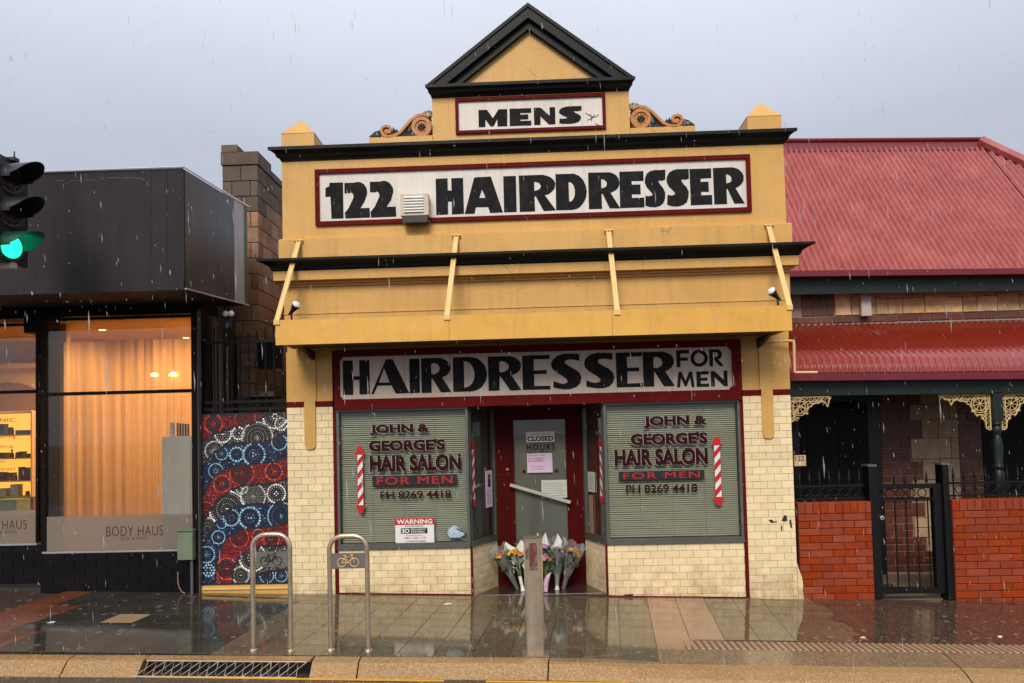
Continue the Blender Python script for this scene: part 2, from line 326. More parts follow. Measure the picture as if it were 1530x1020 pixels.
PIECE = {}
def piece(w_, h_, d_, ch, m, name, axis='y', shear=0.):
    """shared mesh of one laid tile/brick: origin at lower left of its back face, chamfered front"""
    key = (name, round(w_, 3), round(h_, 3), round(d_, 3), ch, m.name, axis, shear)
    if key in PIECE: return PIECE[key]
    if axis == 'y':
        vs = [(0,0,0),(w_,0,0),(w_,0,h_),(0,0,h_),(0,-d_+ch,0),(w_,-d_+ch,0),(w_,-d_+ch,h_),(0,-d_+ch,h_),
              (ch,-d_,ch),(w_-ch,-d_,ch),(w_-ch,-d_,h_-ch),(ch,-d_,h_-ch)]
    else:   # laid flat, h_ is depth (towards +y)
        q = lambda x, y, z: (x+shear*y, y, z-.028*x+.02*y)
        vs = [q(0,0,0),q(w_,0,0),q(w_,h_,0),q(0,h_,0),q(0,0,d_-ch),q(w_,0,d_-ch),q(w_,h_,d_-ch),q(0,h_,d_-ch),
              q(ch,ch,d_),q(w_-ch,ch,d_),q(w_-ch,h_-ch,d_),q(ch,h_-ch,d_)]
    fs = [(0,1,5,4),(1,2,6,5),(2,3,7,6),(3,0,4,7),(4,5,9,8),(5,6,10,9),(6,7,11,10),(7,4,8,11),(8,9,10,11)]
    if axis != 'y': pass
    me = bpy.data.meshes.new(name); me.from_pydata(vs, [], fs); me.materials.append(m); me.update(); PIECE[key] = me
    return me
def lay(me, name, parent, loc, rz=0.):
    o = bpy.data.objects.new(name, me); C.objects.link(o); o.parent = parent; o.location = Vector(loc)-ORG[parent.name]; o.rotation_euler.z = rz
    return o
def bond(x0, x1, w_, row, off=.5, start=0.):
    """cut lengths of one course between x0 and x1"""
    res = []; x = x0 - (w_*off if row % 2 else 0) + start
    while x < x1-1e-6:
        a, b = max(x, x0), min(x+w_, x1)
        if b-a > .02: res.append((a, b))
        x += w_
    return res
def piecemb(mb, a, y, z, w_, h_, d_, ch, m, xf=None):
    me = piece(w_, h_, d_, ch, m, '_t')
    vs = [(v.co.x+a, v.co.y+y, v.co.z+z) for v in me.vertices]
    if xf: vs = [xf(v) for v in vs]
    mb.add(vs, [tuple(p.vertices) for p in me.polygons], m)

# ---- lettering
def curve_mesh(cu):
    o = bpy.data.objects.new('tmp', cu); C.objects.link(o); bpy.context.view_layer.update()
    dg = bpy.context.evaluated_depsgraph_get(); me = bpy.data.meshes.new_from_object(o.evaluated_get(dg))
    vs = [tuple(v.co) for v in me.vertices]; fs = [tuple(p.vertices) for p in me.polygons]
    bpy.data.objects.remove(o); bpy.data.curves.remove(cu); bpy.data.meshes.remove(me)
    return vs, fs
def text(mb, body, x0, x1, z0, z1, y, m, bold=.02, xf=None, th=.0015, squeeze=True, space=1.):
    cu = bpy.data.curves.new('t', 'FONT'); cu.body = body; cu.size = 1; cu.offset = bold; cu.extrude = .01; cu.resolution_u = 4; cu.space_character = space
    vs, fs = curve_mesh(cu)
    if not vs: return
    a = min(v[0] for v in vs); b = max(v[0] for v in vs); c = min(v[1] for v in vs); d = max(v[1] for v in vs)
    out_ = []
    for v in vs:
        q = (x0+(v[0]-a)/(b-a)*(x1-x0), y-(th if v[2] > 0 else 0), z0+(v[1]-c)/(d-c)*(z1-z0))
        out_.append(xf(q) if xf else q)
    mb.add(out_, fs, m)
def arc(cx, cy, rx, ry, a0, a1, n=10): return [(cx+rx*cos(radians(a0+(a1-a0)*i/n)), cy+ry*sin(radians(a0+(a1-a0)*i/n))) for i in range(n+1)]
def glyph(ch, heavy):
    """outlines (outer, holes...) of the sign painter's capitals in the unit square"""
    s = .44 if heavy else .39; t = .30 if heavy else .15
    if ch == 'H':
        b0, b1 = (.36, .66) if heavy else (.43, .54)
        g = s-.01
        return [[(0,0),(g,0),(g,b0),(1-g,b0),(1-g,0),(1,0),(1,1),(1-g,1),(1-g,b1),(g,b1),(g,1),(0,1)]]
    if ch == 'A':
        if heavy: return [[(0,0),(.25,0),(.30,.17),(.62,.17),(.67,0),(1,0),(.70,1),(.27,1)], [(.39,.42),(.55,.42),(.47,.66)]]
        return [[(0,0),(.07,0),(.17,.24),(.53,.24),(.64,0),(1,0),(.57,1),(.40,1)], [(.20,.33),(.49,.33),(.345,.76)]]
    if ch == 'I': return [[(0,0),(1,0),(1,1),(0,1)]]
    if ch == 'R':
        s = .42 if heavy else .34
        o = [(0,0),(s,0),(s,.40),(s+.03,.42)] + [(.66,0),(1.0,0),(.70,.44)] + arc(.58,.71,.42,.29,-68,90,12) + [(0,1)]
        h = [(s,.56)]+arc(s+.02,.69,.16 if heavy else .27,.12 if heavy else .17,-80,80,8)+[(s,.82)]
        return [o, h]
    if ch == 'D':
        s = .42 if heavy else .32
        o = [(0,0),(.45,0)]+arc(.50,.5,.50,.5,-90,90,18)+[(0,1)]
        h = [(s,.23 if heavy else .11)]+arc(s+.03,.5,.17 if heavy else .28,.27 if heavy else .38,-85,85,12)+[(s,.77 if heavy else .89)]
        return [o, h]
    if ch == 'E':
        s = .50 if heavy else .42; m0, m1 = (.36, .63) if heavy else (.45, .56); mr_ = .86 if heavy else .88
        return [[(0,0),(1,0),(1,t-.04),(s,t-.04),(s,m0),(mr_,m0),(mr_,m1),(s,m1),(s,1.03-t),(1,1.03-t),(1,1),(0,1)]]
    if ch == 'S':
        if heavy:
            o = [(.98,1),(.98,.72),(.80,.70),(.66,.72),(.60,.78),(.64,.84)]
            pts = [(1,.98),(.99,.73),(.84,.71),(.70,.72),(.63,.76),(.66,.80),(.80,.84)]
            return [[(1,1),(.98,.74),(.80,.71),(.69,.73),(.66,.68),(.74,.60),(.88,.50),(.96,.38),(.95,.22),(.86,.09),(.70,.02),(.48,-.01),(.22,0),(.02,.04),(.04,.31),(.22,.29),(.35,.31),(.36,.37),(.26,.44),(.10,.55),(.02,.67),(.04,.80),(.13,.91),(.28,.98),(.48,1.01),(.74,1.0)]]
        return [[(.94,.99),(.94,.80),(.82,.83),(.66,.85),(.52,.83),(.45,.77),(.50,.71),(.62,.65),(.80,.56),(.94,.44),(.99,.30),(.94,.15),(.82,.05),(.62,-.01),(.40,-.01),(.20,.02),(.06,.06),(.08,.24),(.22,.18),(.38,.15),(.50,.17),(.54,.23),(.48,.31),(.34,.39),(.15,.50),(.03,.62),(.01,.75),(.08,.87),(.22,.97),(.44,1.02),(.70,1.01)]]
    if ch == '1': return [[(.32,0),(1,0),(1,1),(.24,1),(.22,.90),(0,.86),(0,.62),(.28,.62)]]
    if ch == '2': return [[(.03,0),(1,0),(.98,.27),(.62,.27),(.80,.46)]+arc(.52,.72,.38,.28,-20,110,10)+[(0,.98),(0,.70),(.2,.70)]+arc(.24,.60,.12,.12,80,-40,5)+[(.16,.28),(0,.14)]]
    if ch == 'M': return [[(0,0),(.24,0),(.24,.45),(.42,.02),(.52,.02),(.66,.45),(.66,0),(1,0),(1,1),(.70,1),(.50,.50),(.30,1),(0,1)]]
    if ch == 'N': return [[(0,0),(.30,0),(.30,.50),(.70,0),(1,0),(1,1),(.74,1),(.74,.50),(.32,1),(0,1)]]
    if ch == 'F': return [[(0,0),(.38,0),(.38,.36),(.85,.36),(.85,.58),(.38,.58),(.38,.76),(1,.76),(1,1),(0,1)]]
    if ch == 'O': return [arc(.5,.5,.5,.5,0,350,24), arc(.5,.5,.29,.33,0,350,20)]
    if ch == 'O1': pass
def glyphs(parent, items, z0, z1, y, heavy, m, tilt=0):
    for ch, a, b in items:
        cu = bpy.data.curves.new('g', 'CURVE'); cu.dimensions = '2D'; cu.fill_mode = 'BOTH'; cu.extrude = .01
        for poly in glyph(ch, heavy):
            sp = cu.splines.new('POLY'); sp.points.add(len(poly)-1); sp.use_cyclic_u = True
            for p, q in zip(sp.points, poly): p.co = (q[0]+random.uniform(-.006, .006), q[1]+random.uniform(-.006, .006), 0, 1)
        vs, fs = curve_mesh(cu)
        mb = MB(); dz = tilt*((a+b)/2)
        mb.add([(a+v[0]*(b-a), y-(.004 if v[2] > 0 else 0), z0+dz+v[1]*(z1-z0)) for v in vs], fs, m)
        mb.build('letter', parent)

# ================================================================== SETTING: ground, road, kerb, pavement
g = B(-2500, 2500, -2500, 2500, -2.0, -1.6, EARTH).build('ground', kind='structure')
def sheet(x0, x1, y0, y1, dz, m, th=.05):
    mb = MB(); vs = [(x, y, G(x, y)+dz+z) for z in (-th, 0) for x, y in ((x0,y0),(x1,y0),(x1,y1),(x0,y1))]
    return mb.add(vs, [(0,3,2,1),(4,5,6,7),(0,1,5,4),(1,2,6,5),(2,3,7,6),(3,0,4,7)], m)
road = sheet(-30, 30, -13, -2.2, -.10, ROAD, .3).build('road', kind='structure')
for a, b in ((-14, -.74), (-.42, .66)):
    part('painted_line', road, sheet(a, b, -2.335, -2.305, -.094, LINE, .004))
for a, b, m_ in ((-.9, -.15, GUTT), (-.05, .95, GUTT), (1.15, 1.5, GUTT)):
    if m_ is GUTT: part('gutter_patch', road, sheet(a, b, -2.62, -2.385, -.0945, m_, .004))
pav = sheet(-14, 14, -2.06, .9, -.03, JOINT, .3).build('pavement', kind='structure')
for me_ in (): pass
# pavers (one sheared grid: joints run slightly askew to the fronts)
SH = .1; PW = .3; cnt = 0
rows = [(-.3*(i+1), .3) for i in range(5)] + [(-1.78, .28), (-2.05, .27)]
for ri, (y0, dp) in enumerate(rows):
    for ci in range(-21, 10):
        x0 = ci*PW + 1.175 - .28*0 - 1.5 + 1.47 - .002
        xa = x0 + SH*y0
        if ri == 5 and xa > 1.12: continue
        if ri == 6 and xa > .68: continue
        if xa + PW > 2.95: continue
        if xa < -6.7: continue
        xm, ym = xa+.15, y0+dp/2
        if 1.14 < x0 + .02 < 1.72: m_ = PAVEP
        elif xm < -2.65:
            m_ = PAVED
            q = xm - (-4.9 + (ym+1.0)*-.25)
            if -1.1 < q < .25: m_ = PAVET
            if abs(xm+3.85) < .16 and abs(ym+1.05) < .17: m_ = PTAN
        else: m_ = PAVE
        me = piece(PW-.003, dp-.003, .03, .002, m_, 'paver', 'z', SH)
        o = lay(me, 'paver', pav, (xa, y0, G(xa, y0)-.03+random.uniform(-.0008, .0008))); cnt += 1
        o.rotation_euler = (random.gauss(0, .0012), random.gauss(0, .0012), 0)
# exposed aggregate slabs before the cottage
xs_ = [2.86, 3.9, 5.4, 7.2, 9.5, 12]
e_ = MB(); vs = [(x, y, G(x, y)+z) for z in (-.03, .0) for x, y in ((2.70, -1.555), (2.859, -1.555), (2.859, -.01), (2.862, -.01))]
e_.add(vs, [(0,3,2,1),(4,5,6,7),(0,1,5,4),(1,2,6,5),(2,3,7,6),(3,0,4,7)], SLAB); part('aggregate_slab', pav, e_)
for i in range(5):
    part('aggregate_slab', pav, sheet(xs_[i]+.003, xs_[i+1]-.003, -1.555, -.01 if i != 9 else 0, 0.001, SLAB, .03))
ts = part('tactile_strip', pav, sheet(1.2, 8.0, -1.785, -1.56, .0, TACTB, .03))
rib = MB(); 
rv = [(x+SH*0*y, y, -.028*x+.02*y+z) for z, ins in ((0, 0), (.007, .006)) for x, y in ((ins, ins), (.032-ins, ins), (.032-ins, .215-ins), (ins, .215-ins))]
rme = bpy.data.meshes.new('rib'); rme.from_pydata(rv, [], [(4,5,6,7),(0,1,5,4),(1,2,6,5),(2,3,7,6),(3,0,4,7)]); rme.materials.append(TACT); rme.update()
for i in range(76):
    x = 1.215+i*.0565; y = -1.78; o = lay(rme, 'rib', ts, (x, y, G(x, y)+.001))
# kerb
def sY(x): return .02*min(0, max(-8, x))
def kprof(x):
    t = min(1, max(0, (x-.1)/1.1)); t = t*t*(3-2*t)
    a = [(-2.05, 0), (-2.13, -.001), (-2.165, -.008), (-2.25, -.078), (-2.275, -.096), (-2.275, -.25), (-2.05, -.25)]
    b = [(-1.785, 0), (-2.09, -.022), (-2.18, -.036), (-2.285, -.070), (-2.31, -.096), (-2.31, -.25), (-1.785, -.25)]
    return [(p[0]*(1-t)+q[0]*t+sY(x), p[1]*(1-t)+q[1]*t) for p, q in zip(a, b)]
kb = MB()
kb.box(-14, 14, -2.2, -2.1, -.9, -.55, JOINT)
kerb = kb.build('kerb', kind='structure')
segs = [-14, -8.6, -6.1, -3.72, -3.12, -1.80, -1.43, .07, 3.25, 5.6, 8, 14]
for a, b in zip(segs[:-1], segs[1:]):
    if a == -3.12: continue
    mb = MB(); n = max(2, int((b-a)/.12)); vs = []; fs = []
    for i in range(n+1):
        x = a+.006+(b-a-.012)*i/n; vs += [(x + .06*(p[0]+2.05)*-1*(1 if x < 0 else -1.6), p[0], G(x, p[0])+p[1]) for p in kprof(x)]
    k = 7
    for i in range(n):
        for j in range(k): fs.append((i*k+j, i*k+(j+1) % k, (i+1)*k+(j+1) % k, (i+1)*k+j))
    fs += [tuple(range(k))[::-1], tuple(range(n*k, n*k+k))]
    if b < 1: mb.add(vs, fs, KERB)
    else:
        mb.add(vs, [f for f in fs if len(f) != 4 or f[0] % k != 0 or f[1] % k != 1], KERB); mb.add(vs, [f for f in fs if len(f) == 4 and f[0] % k == 0 and f[1] % k == 1], KERBG)
    part('kerb_stone', kerb, mb)
# kerb inlet with its lattice
t = thing('drain_inlet', (-2.45, -2.2, G(-2.45, -2.2)), 'dark kerb drain opening behind a grey zigzag steel lattice', 'drain')
mb = MB(); a, b = -3.11, -1.81
vs = []
for x in (a, b):
    s_ = sY(x); vs += [(x, y+s_, G(x, y)+z) for y, z in ((-2.05, 0), (-2.13, -.002), (-2.13, -.018), (-2.07, -.02), (-2.07, -.2), (-2.05, -.2))]
mb.add(vs, [(i, (i+1) % 6, (i+1) % 6+6, i+6) for i in range(6)]+[(0,1,2,3,4,5), (11,10,9,8,7,6)], KERB); part('lintel', t, mb)
part('recess_back', t, MB().add([(x, y, G(x, -2.1)+z) for z in (-.21, -.021) for x, y in ((a, -2.145), (b, -2.115), (b, -2.10), (a, -2.13))], [(0,3,2,1),(4,5,6,7),(0,1,5,4),(1,2,6,5),(2,3,7,6),(3,0,4,7)], BLK))  # added black box stands in for the shade inside the drain
part('recess', t, sheet(a, b, -2.3+sY(-2.4), -2.08+sY(-2.4), -.13, BLK, .05))
def kp(x, u, off=.0):     # point on the sloping kerb face, u 0 top .. 1 bottom
    return (x-.05*u, -2.15-.12*u+sY(x)-off, G(x, -2.2)-.012-.082*u)
mb = MB(); mb.tube([kp(a+.02, 0), kp(b-.02, 0)], .006, STEEL, 6); mb.tube([kp(a+.02, 1), kp(b-.02, 1)], .006, STEEL, 6); part('frame', t, mb)
n_ = 9; dx = (b-a-.05)/n_
for i in range(n_):
    x = a+.03+i*dx
    for q in ([kp(x, 1), kp(x+dx*.5, 0), kp(x+dx, 1)], [kp(x, 0, .004), kp(x+dx*.5, 1, .004), kp(x+dx, 0, .004)]):
        part('lattice_bar', t, MB().tube(q, .0045, STEEL, 5))

# ================================================================== BARBER'S SHOP
shop = thing('hairdresser_shop', (0, 0, 0), 'yellow parapeted barber shop with cream tiled front and black painted signs', 'shop')
XL, XR = -2.705, 2.755
# body
mb = MB(); mb.box(-2.69, 2.74, .30, .42, 2.70, 4.8, YEL); mb.box(-2.69, -2.45, .42, 9, -.3, 4.2, YEL); mb.box(2.5, 2.74, .42, 9, -.3, 4.2, YEL)
mb.box(-2.69, 2.74, 8.8, 9, -.3, 4.2, YEL); part('side_wall', shop, mb)
part('flat_roof', shop, B(-2.44, 2.49, .43, 8.79, 4.0, 4.1, CHAR))
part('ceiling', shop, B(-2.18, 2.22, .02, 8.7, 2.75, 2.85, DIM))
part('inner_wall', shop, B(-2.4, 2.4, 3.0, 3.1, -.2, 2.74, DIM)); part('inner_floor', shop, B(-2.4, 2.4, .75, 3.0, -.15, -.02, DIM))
part('lower_wall', shop, B(-2.70, 2.765, -.055, .29, 2.95, 3.52, YEL))
part('canopy_wall', shop, B(-2.69, 2.75, .0, .29, 2.70, 2.949, YEL))
part('moulding', shop, B(-2.705, 2.77, -.063, .0, 3.10, 3.112, YEL))
mb = MB(); mb.box(-2.72, 2.78, -.10, 0, 3.425, 3.452, YEL); mb.box(-2.71, 2.775, -.075, 0, 3.40, 3.424, YEL); part('bed_moulding', shop, mb)
mb = MB().box(-2.775, 2.825, -.17, .0, 3.453, 3.552, YEL); part('frieze', shop, mb)
def profx(name, prof, x0, x1, m, ret=0.):
    """cornice: profile (out, z) swept along x with short returns at both ends"""
    poly = [(.1, prof[0][1])] + [(-o, z) for o, z in prof] + [(.1, prof[-1][1])]
    mb = MB(); n = len(poly)
    vs = []
    for x, sg in ((x0, -1), (x1, 1)):
        vs += [(x + sg*(max(0, -p[0]) - .0), p[0], p[1]) for p in poly]
    mb.add(vs, [tuple(range(n)), tuple(range(2*n-1, n-1, -1))]+[(i, (i+1) % n, (i+1) % n+n, i+n)[::-1] for i in range(n)], m)
    return part(name, shop, mb)
profx('main_cornice', [(.17, 3.553), (.19, 3.57), (.20, 3.60), (.25, 3.625), (.27, 3.63), (.30, 3.64), (.30, 3.665), (.24, 3.672)], -2.61, 2.66, DARK)
mb = MB(); mb.prism([(.28, 3.72), (-.06, 3.72), (-.06, 3.925), (-.0, 3.948), (.28, 3.948)], 'x', -2.752, 2.808, YEL); part('ledge', shop, mb)
part('ledge_base', shop, B(-2.73, 2.78, -.03, .28, 3.673, 3.719, YEL))
part('parapet_wall', shop, B(-2.725, 2.772, 0, .28, 3.9485, 4.815, YEL))
profx('top_cornice', [(.012, 4.815), (.02, 4.835), (.05, 4.85), (.06, 4.88), (.09, 4.90), (.12, 4.905), (.12, 4.94), (.10, 4.945)], -2.72, 2.765, DARK)
for cx in (-2.515, 2.55):
    mb = MB(); w_ = .18; mb.box(cx-w_, cx+w_, -.09, .27, 4.946, 5.092, YEL)
    z = 5.0925; mb.add([(cx-w_-.004,-.094,z),(cx+w_+.004,-.094,z),(cx+w_+.004,.274,z),(cx-w_-.004,.274,z),(cx,.06,5.30)], [(0,1,4),(1,2,4),(2,3,4),(3,0,4),(3,2,1,0)], YEL)
    part('pinnacle', shop, mb)
part('pediment_block', shop, B(-1.038, 1.118, -.03, .25, 4.946, 5.45, YEL))
# pediment
CXP = .04
def pedprof(name, prof, x0, x1, m):
    poly = [(.25, prof[0][1])] + [(-o, z) for o, z in prof] + [(.25, prof[-1][1])]; n = len(poly); mb = MB(); vs = []
    for x, sg in ((x0, -1), (x1, 1)): vs += [(x+sg*max(0, -p[0])*.5, p[0], p[1]) for p in poly]
    mb.add(vs, [tuple(range(n)), tuple(range(2*n-1, n-1, -1))]+[(i, (i+1) % n, (i+1) % n+n, i+n)[::-1] for i in range(n)], m)
    return part(name, shop, mb)
pedprof('pediment_base_moulding', [(.04, 5.451), (.06, 5.47), (.10, 5.485), (.105, 5.51), (.15, 5.52), (.15, 5.553)], -1.02, 1.10, DARK)
part('pediment_panel', shop, MB().prism([(-.80, 5.554), (.88, 5.554), (CXP, 6.25)], 'y', -.02, .22, YEL))
for sg in (-1, 1):
    for (o0, o1, dpt, nm) in ((0, .035, .15, 'raking_cornice'), (.036, .128, .135, 'raking_cornice'), (.130, .205, .08, 'raking_cornice')):
        bx = 1.113; th0, th1 = o0*1.22, o1*1.22
        ax, az = CXP, 6.412; ex, ez = CXP+sg*bx, 5.556
        k = (az-ez)/bx
        xo = th0/k; xi = th1/k
        poly = [(CXP, az-th0), (ex-sg*xo, ez), (ex-sg*xi, ez), (CXP, az-th1)]
        part(nm, shop, MB().prism(poly, 'y', -dpt, .2, DARK))
# scroll brackets beside the pediment block
def scroll(cx0, sg, label):
    """sg -1: the left one. cx0: x of the block's side"""
    p = part('scroll_plinth', shop, MB().box(min(cx0, cx0+sg*.70), max(cx0, cx0+sg*.70), -.05, .16, 4.946, 5.03, YEL))
    def S(a, b, y=-.02): return (cx0+sg*a, y, 4.946+b)
    mb = MB(); path = []
    for i in range(26):      # big volute, unwinding
        a = radians(200+ i*22) ; r = .035+.095*i/25
        path.append((.13 - r*cos(a)*-1*-1, .205+r*sin(a)))
    def ribbon(path, wd, dp, m):
        mb = MB(); vs = []; n = len(path)
        for i, p_ in enumerate(path):
            a = path[max(0, i-1)]; b = path[min(n-1, i+1)]; dx, dz = b[0]-a[0], b[1]-a[1]; q = math.hypot(dx, dz) or 1; nx, nz = -dz/q*wd/2, dx/q*wd/2
            for (u, v_, y) in ((nx, nz, -.0), (nx*.7, nz*.7, -dp), (-nx*.7, -nz*.7, -dp), (-nx, -nz, 0), (-nx, -nz, .12), (nx, nz, .12)):
                vs.append(S(p_[0]+u, p_[1]+v_, y))
        fs = [(i*6+j, i*6+(j+1) % 6, (i+1)*6+(j+1) % 6, (i+1)*6+j) for i in range(n-1) for j in range(6)]
        fs += [tuple(range(6))[::-1], tuple(range((n-1)*6, n*6))]
        return mb.add(vs, fs, m)
    big = [(.12+.092*cos(radians(a)), .19+.092*sin(radians(a))) for a in range(-200, 161, 15)]
    part('scroll_ring', shop, ribbon(big, .055, .045, ORN), smooth=False)
    part('scroll_disc', shop, MB().lathe([(.075, 0), (.075, -.03), (.02, -.036)], S(.12, .19, -.0), ORN, 16, 'y'))
    mb = MB()
    for k in range(8):
        a = k*pi/4; mb.tube([S(.12+.012*cos(a), .19+.012*sin(a), -.043), S(.12+.045*cos(a), .19+.045*sin(a), -.045)], [.012, .006], LEAFD, 5)
    part('rosette', shop, mb)
    body = [(.03, .30), (.10, .325), (.17, .31), (.24, .26), (.30, .195), (.36, .13), (.43, .095), (.50, .09), (.545, .115), (.565, .155), (.55, .195), (.515, .21), (.475, .20), (.46, .165), (.475, .14), (.50, .14)]
    part('scroll_band', shop, ribbon(body, .042, .05, ORN))
    part('scroll_disc', shop, MB().lathe([(.035, 0), (.03, -.03), (.01, -.034)], S(.51, .155, -.0), ORN, 12, 'y'))
    for pts in ([(.59,.10),(.60,.16),(.64,.15)], [(.63,.10),(.65,.14),(.67,.12)], [(.66,.095),(.68,.11),(.70,.09)]):
        part('leaf', shop, MB().tube([S(*pts[0]), S(*pts[1]), S(*pts[2])], [.026, .022, .008], LEAFD, 6))
    for pts in ([(.24,.21),(.255,.14),(.25,.085)], [(.22,.10),(.30,.10),(.37,.085)], [(.42,.14),(.43,.18),(.40,.15)], [(.40,.12),(.39,.16),(.37,.13)]):
        part('leaf', shop, MB().tube([S(*pts[0]), S(*pts[1]), S(*pts[2])], [.018, .028, .008], LEAFD, 6))
    for pts in ([(.02,.30),(.02,.355),(.05,.37)], [(.07,.32),(.08,.355),(.10,.35)]):
        part('leaf', shop, MB().tube([S(*pts[0]), S(*pts[1]), S(*pts[2])], [.022, .022, .012], OLIVE, 6))
scroll(-1.039, -1, ''); scroll(1.119, 1, '')
# painted signs
def frame(parent, x0, x1, z0, z1, y0, y1, th, m, thb=None):
    thb = thb or th; mb = MB()
    mb.box(x0, x1, y0, y1, z1-th, z1, m); mb.box(x0, x1, y0, y1, z0, z0+thb, m)
    mb.box(x0, x0+th, y0, y1, z0+thb, z1-th, m); mb.box(x1-th, x1, y0, y1, z0+thb, z1-th, m)
    return part('frame', parent, mb)
s1 = part('sign_board', shop, B(-.755, .832, -.035, -.030, 5.06, 5.405, SIGNW), label='small white board reading MENS in black'); frame(s1, -.782, .857, 5.035, 5.430, -.058, -.0305, .034, MAR)
glyphs(s1, [('M', -.531, -.215), ('E', -.189, .048), ('N', .077, .309), ('S', .346, .599)], 5.108, 5.298, -.0355, True, BLACKP, .004)
mb = MB()
for a_, b_, c_, d_ in ((.64, 5.22, .72, 5.17), (.66, 5.14, .74, 5.20), (.69, 5.21, .70, 5.13), (.74, 5.10, .79, 5.08), (.72, 5.17, .78, 5.20)):
    mb.tube([(a_, -.036, b_), ((a_+c_)/2+.01, -.036, (b_+d_)/2-.01), (c_, -.036, d_)], .004, BLACKP, 4)
part('paint_scrawl', s1, mb)
s2 = part('sign_board', shop, B(-2.31, 2.36, -.006, -.001, 4.12, 4.665, SIGNW), label='long white board reading 122 HAIRDRESSER in black'); frame(s2, -2.352, 2.402, 4.08, 4.705, -.030, -.0015, .046, MAR)
glyphs(s2, [('1', -2.24, -2.045), ('2', -2.029, -1.75), ('2', -1.745, -1.46), ('H', -1.019, -.717), ('A', -.706, -.288), ('I', -.276, -.138), ('R', -.104, .291), ('D', .294, .631), ('R', .650, .989),
            ('E', .990, 1.251), ('S', 1.258, 1.490), ('S', 1.494, 1.744), ('E', 1.752, 1.984), ('R', 2.005, 2.332)], 4.165, 4.565, -.0065, True, BLACKP, .004)
s3 = part('sign_board', shop, B(-2.11, 2.13, -.012, .045, 2.155, 2.63, mat('painted_shade_cream_board', (.62, .52, .44), .5, .05, 2, .05, 30, dirt=(.4, .3, .22), damt=.35, dscale=1.6, streak=.12)), label='wide cream board reading HAIRDRESSER FOR MEN under the canopy')  # canopy shade is put into the board's cream
mb = MB(); x0, x1 = -2.165, 2.215
mb.box(x0, x1, -.05, .10, 2.625, 2.695, MAR); mb.box(x0, x1, -.05, .10, 2.05, 2.16, MAR); mb.box(x0, -2.115, -.05, .10, 2.161, 2.624, MAR); mb.box(2.13, x1, -.05, .10, 2.161, 2.624, MAR)
for cx, cz, sx, sz in ((-2.115, 2.161, 1, 1), (2.13, 2.161, -1, 1), (-2.115, 2.624, 1, -1), (2.13, 2.624, -1, -1)):
    mb.lathe([(.035, -.045), (.035, -.02)], (cx, 0, cz), MAR, 14, 'y')
part('frame', s3, mb)
glyphs(s3, [('H', -2.077, -1.785), ('A', -1.770, -1.350), ('I', -1.347, -1.236), ('R', -1.219, -.897), ('D', -.872, -.502), ('R', -.491, -.132), ('E', -.118, .178), ('S', .190, .519), ('S', .545, .875), ('E', .893, 1.173), ('R', 1.181, 1.515)],
       2.213, 2.588, -.0125, False, BLACKP, .001)
def sgl(items, z0, z1):
    glyphs(s3, items, z0, z1, -.0125, 'thin', BLACKP)
_gl = glyph
def glyph(ch, heavy):
    if heavy == 'thin' and ch != 'O':
        if ch == 'R': return [[(0,0),(.24,0),(.24,.36),(.36,.36),(.72,0),(1,0),(.62,.40)]+arc(.52,.70,.38,.30,-60,90,10)+[(0,1)], [(.24,.54)]+arc(.46,.69,.18,.14,-80,80,8)+[(.24,.82)]]
        if ch == 'F': return [[(0,0),(.30,0),(.30,.38),(.88,.38),(.88,.56),(.30,.56),(.30,.80),(1,.80),(1,1),(0,1)]]
        if ch == 'E': return [[(0,0),(1,0),(1,.20),(.34,.20),(.34,.40),(.9,.40),(.9,.58),(.34,.58),(.34,.80),(1,.80),(1,1),(0,1)]]
        if ch == 'M': return [[(0,0),(.17,0),(.24,.60),(.44,.06),(.54,.06),(.74,.60),(.82,0),(1,0),(.88,1),(.72,1),(.49,.42),(.28,1),(.10,1)]]
        if ch == 'N': return [[(0,0),(.22,0),(.22,.62),(.78,0),(1,0),(1,1),(.78,1),(.78,.40),(.22,1),(0,1)]]
    if heavy == 'thin': return [arc(.5,.5,.5,.5,0,350,24), arc(.5,.5,.30,.31,0,350,20)]
    return _gl(ch, heavy)
sgl([('F', 1.541, 1.680), ('O', 1.692, 1.877), ('R', 1.893, 2.045)], 2.415, 2.598)
sgl([('M', 1.539, 1.727), ('E', 1.748, 1.880), ('N', 1.903, 2.078)], 2.198, 2.365)
for x in (-1.40, -.70, .0, .70, 1.49): part('board_seam', s3, B(x-.0015, x+.0015, -.0135, -.0122, 2.162, 2.623, INK))
# canopy
mb = MB(); mb.box(-2.60, 2.575, -.62, -.585, 2.698, 2.952, YEL2); part('canopy_fascia', shop, mb)
for x in (-.835, .80): part('fascia_joint', shop, B(x-.003, x+.003, -.6215, -.6202, 2.70, 2.95, ORN))
part('canopy_edge', shop, B(-2.60, -2.57, -.584, -.056, 2.72, 2.95, YEL2)); part('canopy_edge', shop, B(2.545, 2.575, -.584, -.056, 2.72, 2.95, YEL2))
mb = MB(); mb.box(-2.569, 2.544, -.584, -.056, 2.885, 2.925, CHAR); mb.box(-2.569, 2.544, -.584, -.003, 2.735, 2.77, mat('brown_soffit', (.16, .10, .05), .6, .15, 3)); part('canopy_soffit', shop, mb)
for x0 in (-2.56, 2.39): part('canopy_bracket', shop, MB().prism([(-.05, 2.699), (-.5, 2.699), (-.05, 2.60)], 'x', x0+(.15 if x0 < 0 else 0), x0+(.19 if x0 < 0 else .04), DARK))
